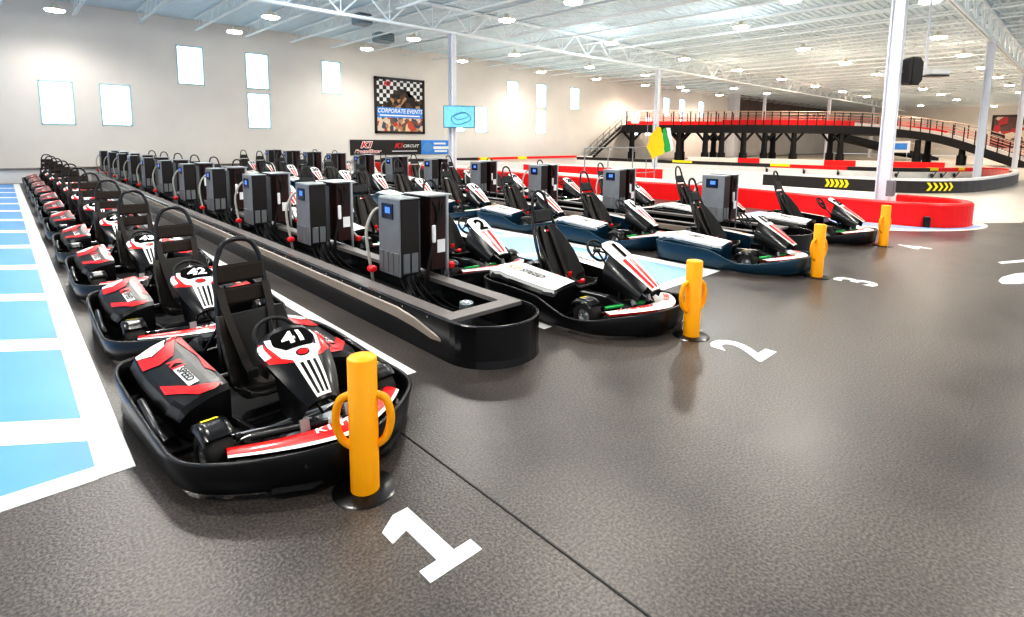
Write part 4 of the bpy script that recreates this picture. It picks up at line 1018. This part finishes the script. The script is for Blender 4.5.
    # roof units
    for i, (x, yy, z, sx, lab) in enumerate(((18.0, 31.1, 8.5, 1.1, 'lower grey ventilation unit hung between joists left of television'), (14.6, 27.4, 8.55, .8, 'upper small grey ventilation unit hung between joists'))):
        r = empty('ventilation_unit', (x, yy, z), lab, 'ventilation unit')
        b = MB(); b.bbox((0, 0, 0), (sx, .9, .55), .05); b.build('housing', M['hvac'], r)
        b = MB()
        for k in range(4): b.box((0, -.46, -.18+.12*k), (sx*.85, .03, .03))
        b.build('louvre', M['bar_black'], r)
    r = empty('far_banner', (XE-.1, 8.2, 4.3), 'dark and red printed banner on the end wall at far right', 'banner')
    b = MB(); b.box((0, 0, 0), (.06, 9, 5.4)); b.build('print', M['far_poster'], r)
    b = MB()
    for s in (-1, 1): b.box((-.02, s*4.4, 0), (.1, .3, 5.4)); b.box((-.02, 0, s*2.6), (.1, 9, .3))
    b.build('frame', M['bar_black'], r)
    r = empty('far_sign', (84.3, 17.6, 1.75), 'small white and blue sign far beyond the bridge', 'sign', rz=math.radians(-43))
    b = MB(); b.box((0, 0, 0), (3.2, .06, 1.5)); b.build('panel', M['label'], r)
    b = MB(); b.box((0, -.04, .05), (2.4, .02, .8)); b.build('print', M['sign_blue'], r)
    b = MB(); b.box((-1.3, .05, -1.35), (.08, .06, 1.2)); b.box((1.3, .05, -1.35), (.08, .06, 1.2)); b.build('sign_leg', M['steel'], r)
    # small items in the near island
    r = empty('metal_can', (3.93, 4.98, .05), 'silver metal can standing inside the near charger island', 'can')
    b = MB(); b.lathe([(0, 0), (.085, 0), (.088, .01), (.088, .30), (.082, .315), (.07, .31), (0, .30)], seg=24); b.build('can_body', M['can'], r)
    b = MB(); b.tube([(3.8+.13*math.cos(a), 4.15+.11*math.sin(a), .22+.01*math.sin(3*a)) for a in [i*2*PI/20 for i in range(20)]], .014, 6, loop=True); b.tube([(3.8+.12*math.cos(a), 4.17+.1*math.sin(a), .20) for a in [i*2*PI/20 for i in range(20)]], .014, 6, loop=True)
    tag(b.build('coiled_hose', M['hose']), 'coil of grey hose lying in the rounded end of the near island', 'hose')

def lighting():
    w = bpy.data.worlds.new('hall_world'); SC.world = w; w.use_nodes = True
    bg = w.node_tree.nodes['Background']; bg.inputs[0].default_value = (.92, .96, 1, 1); bg.inputs[1].default_value = 1.0
    SC.view_settings.view_transform = 'Standard'; SC.view_settings.look = 'High Contrast'; SC.view_settings.exposure = .40
    for (x, y, z, sx, sy, e, c) in ((8, -6, 9.3, 24, 14, 500, (1, .98, .95)),):
        li = bpy.data.lights.new('overhead_fill', 'AREA'); li.shape = 'RECTANGLE'; li.size = sx; li.size_y = sy; li.energy = e; li.color = c  # unseen overhead fill added for the foreground, not an opening in the roof
        lo = bpy.data.objects.new('overhead_fill', li); COL.objects.link(lo); lo.location = (x, y, z)

def camera():
    f, py, pitch, th, roll = 544.43, 206.76, math.radians(7.08423), math.radians(46.88223), math.radians(.50183)
    F = Vector((math.cos(th)*math.cos(pitch), math.sin(th)*math.cos(pitch), -math.sin(pitch)))
    R_ = Vector((math.sin(th), -math.cos(th), 0)); U = R_.cross(F); c, s = math.cos(roll), math.sin(roll)
    R_, U = c*R_+s*U, c*U-s*R_
    cam = bpy.data.cameras.new('camera'); o = bpy.data.objects.new('camera', cam); COL.objects.link(o)
    m = Matrix((R_, U, -F)).transposed().to_4x4(); m.translation = (0, 0, H); o.matrix_world = m
    cam.sensor_width = 36; cam.lens = f/1024*36; cam.shift_y = -(308.5-py)/1024; cam.clip_end = 400; cam.clip_start = .05
    SC.camera = o

shell(); joists(); girders(); columns(); fixtures(); barriers(); floor_paint(); bridge(); wall_things()
place_karts(); place_chargers(); bollards()
island(3.22, 4.32, 3.84, 34.2, .0, 'low black charger island wall with grey top rails and rounded front end', True)
island(11.23, 12.63, 3.80, 34.2, 0., 'farther black charger island wall between the white kart rows', False)
lighting(); camera()
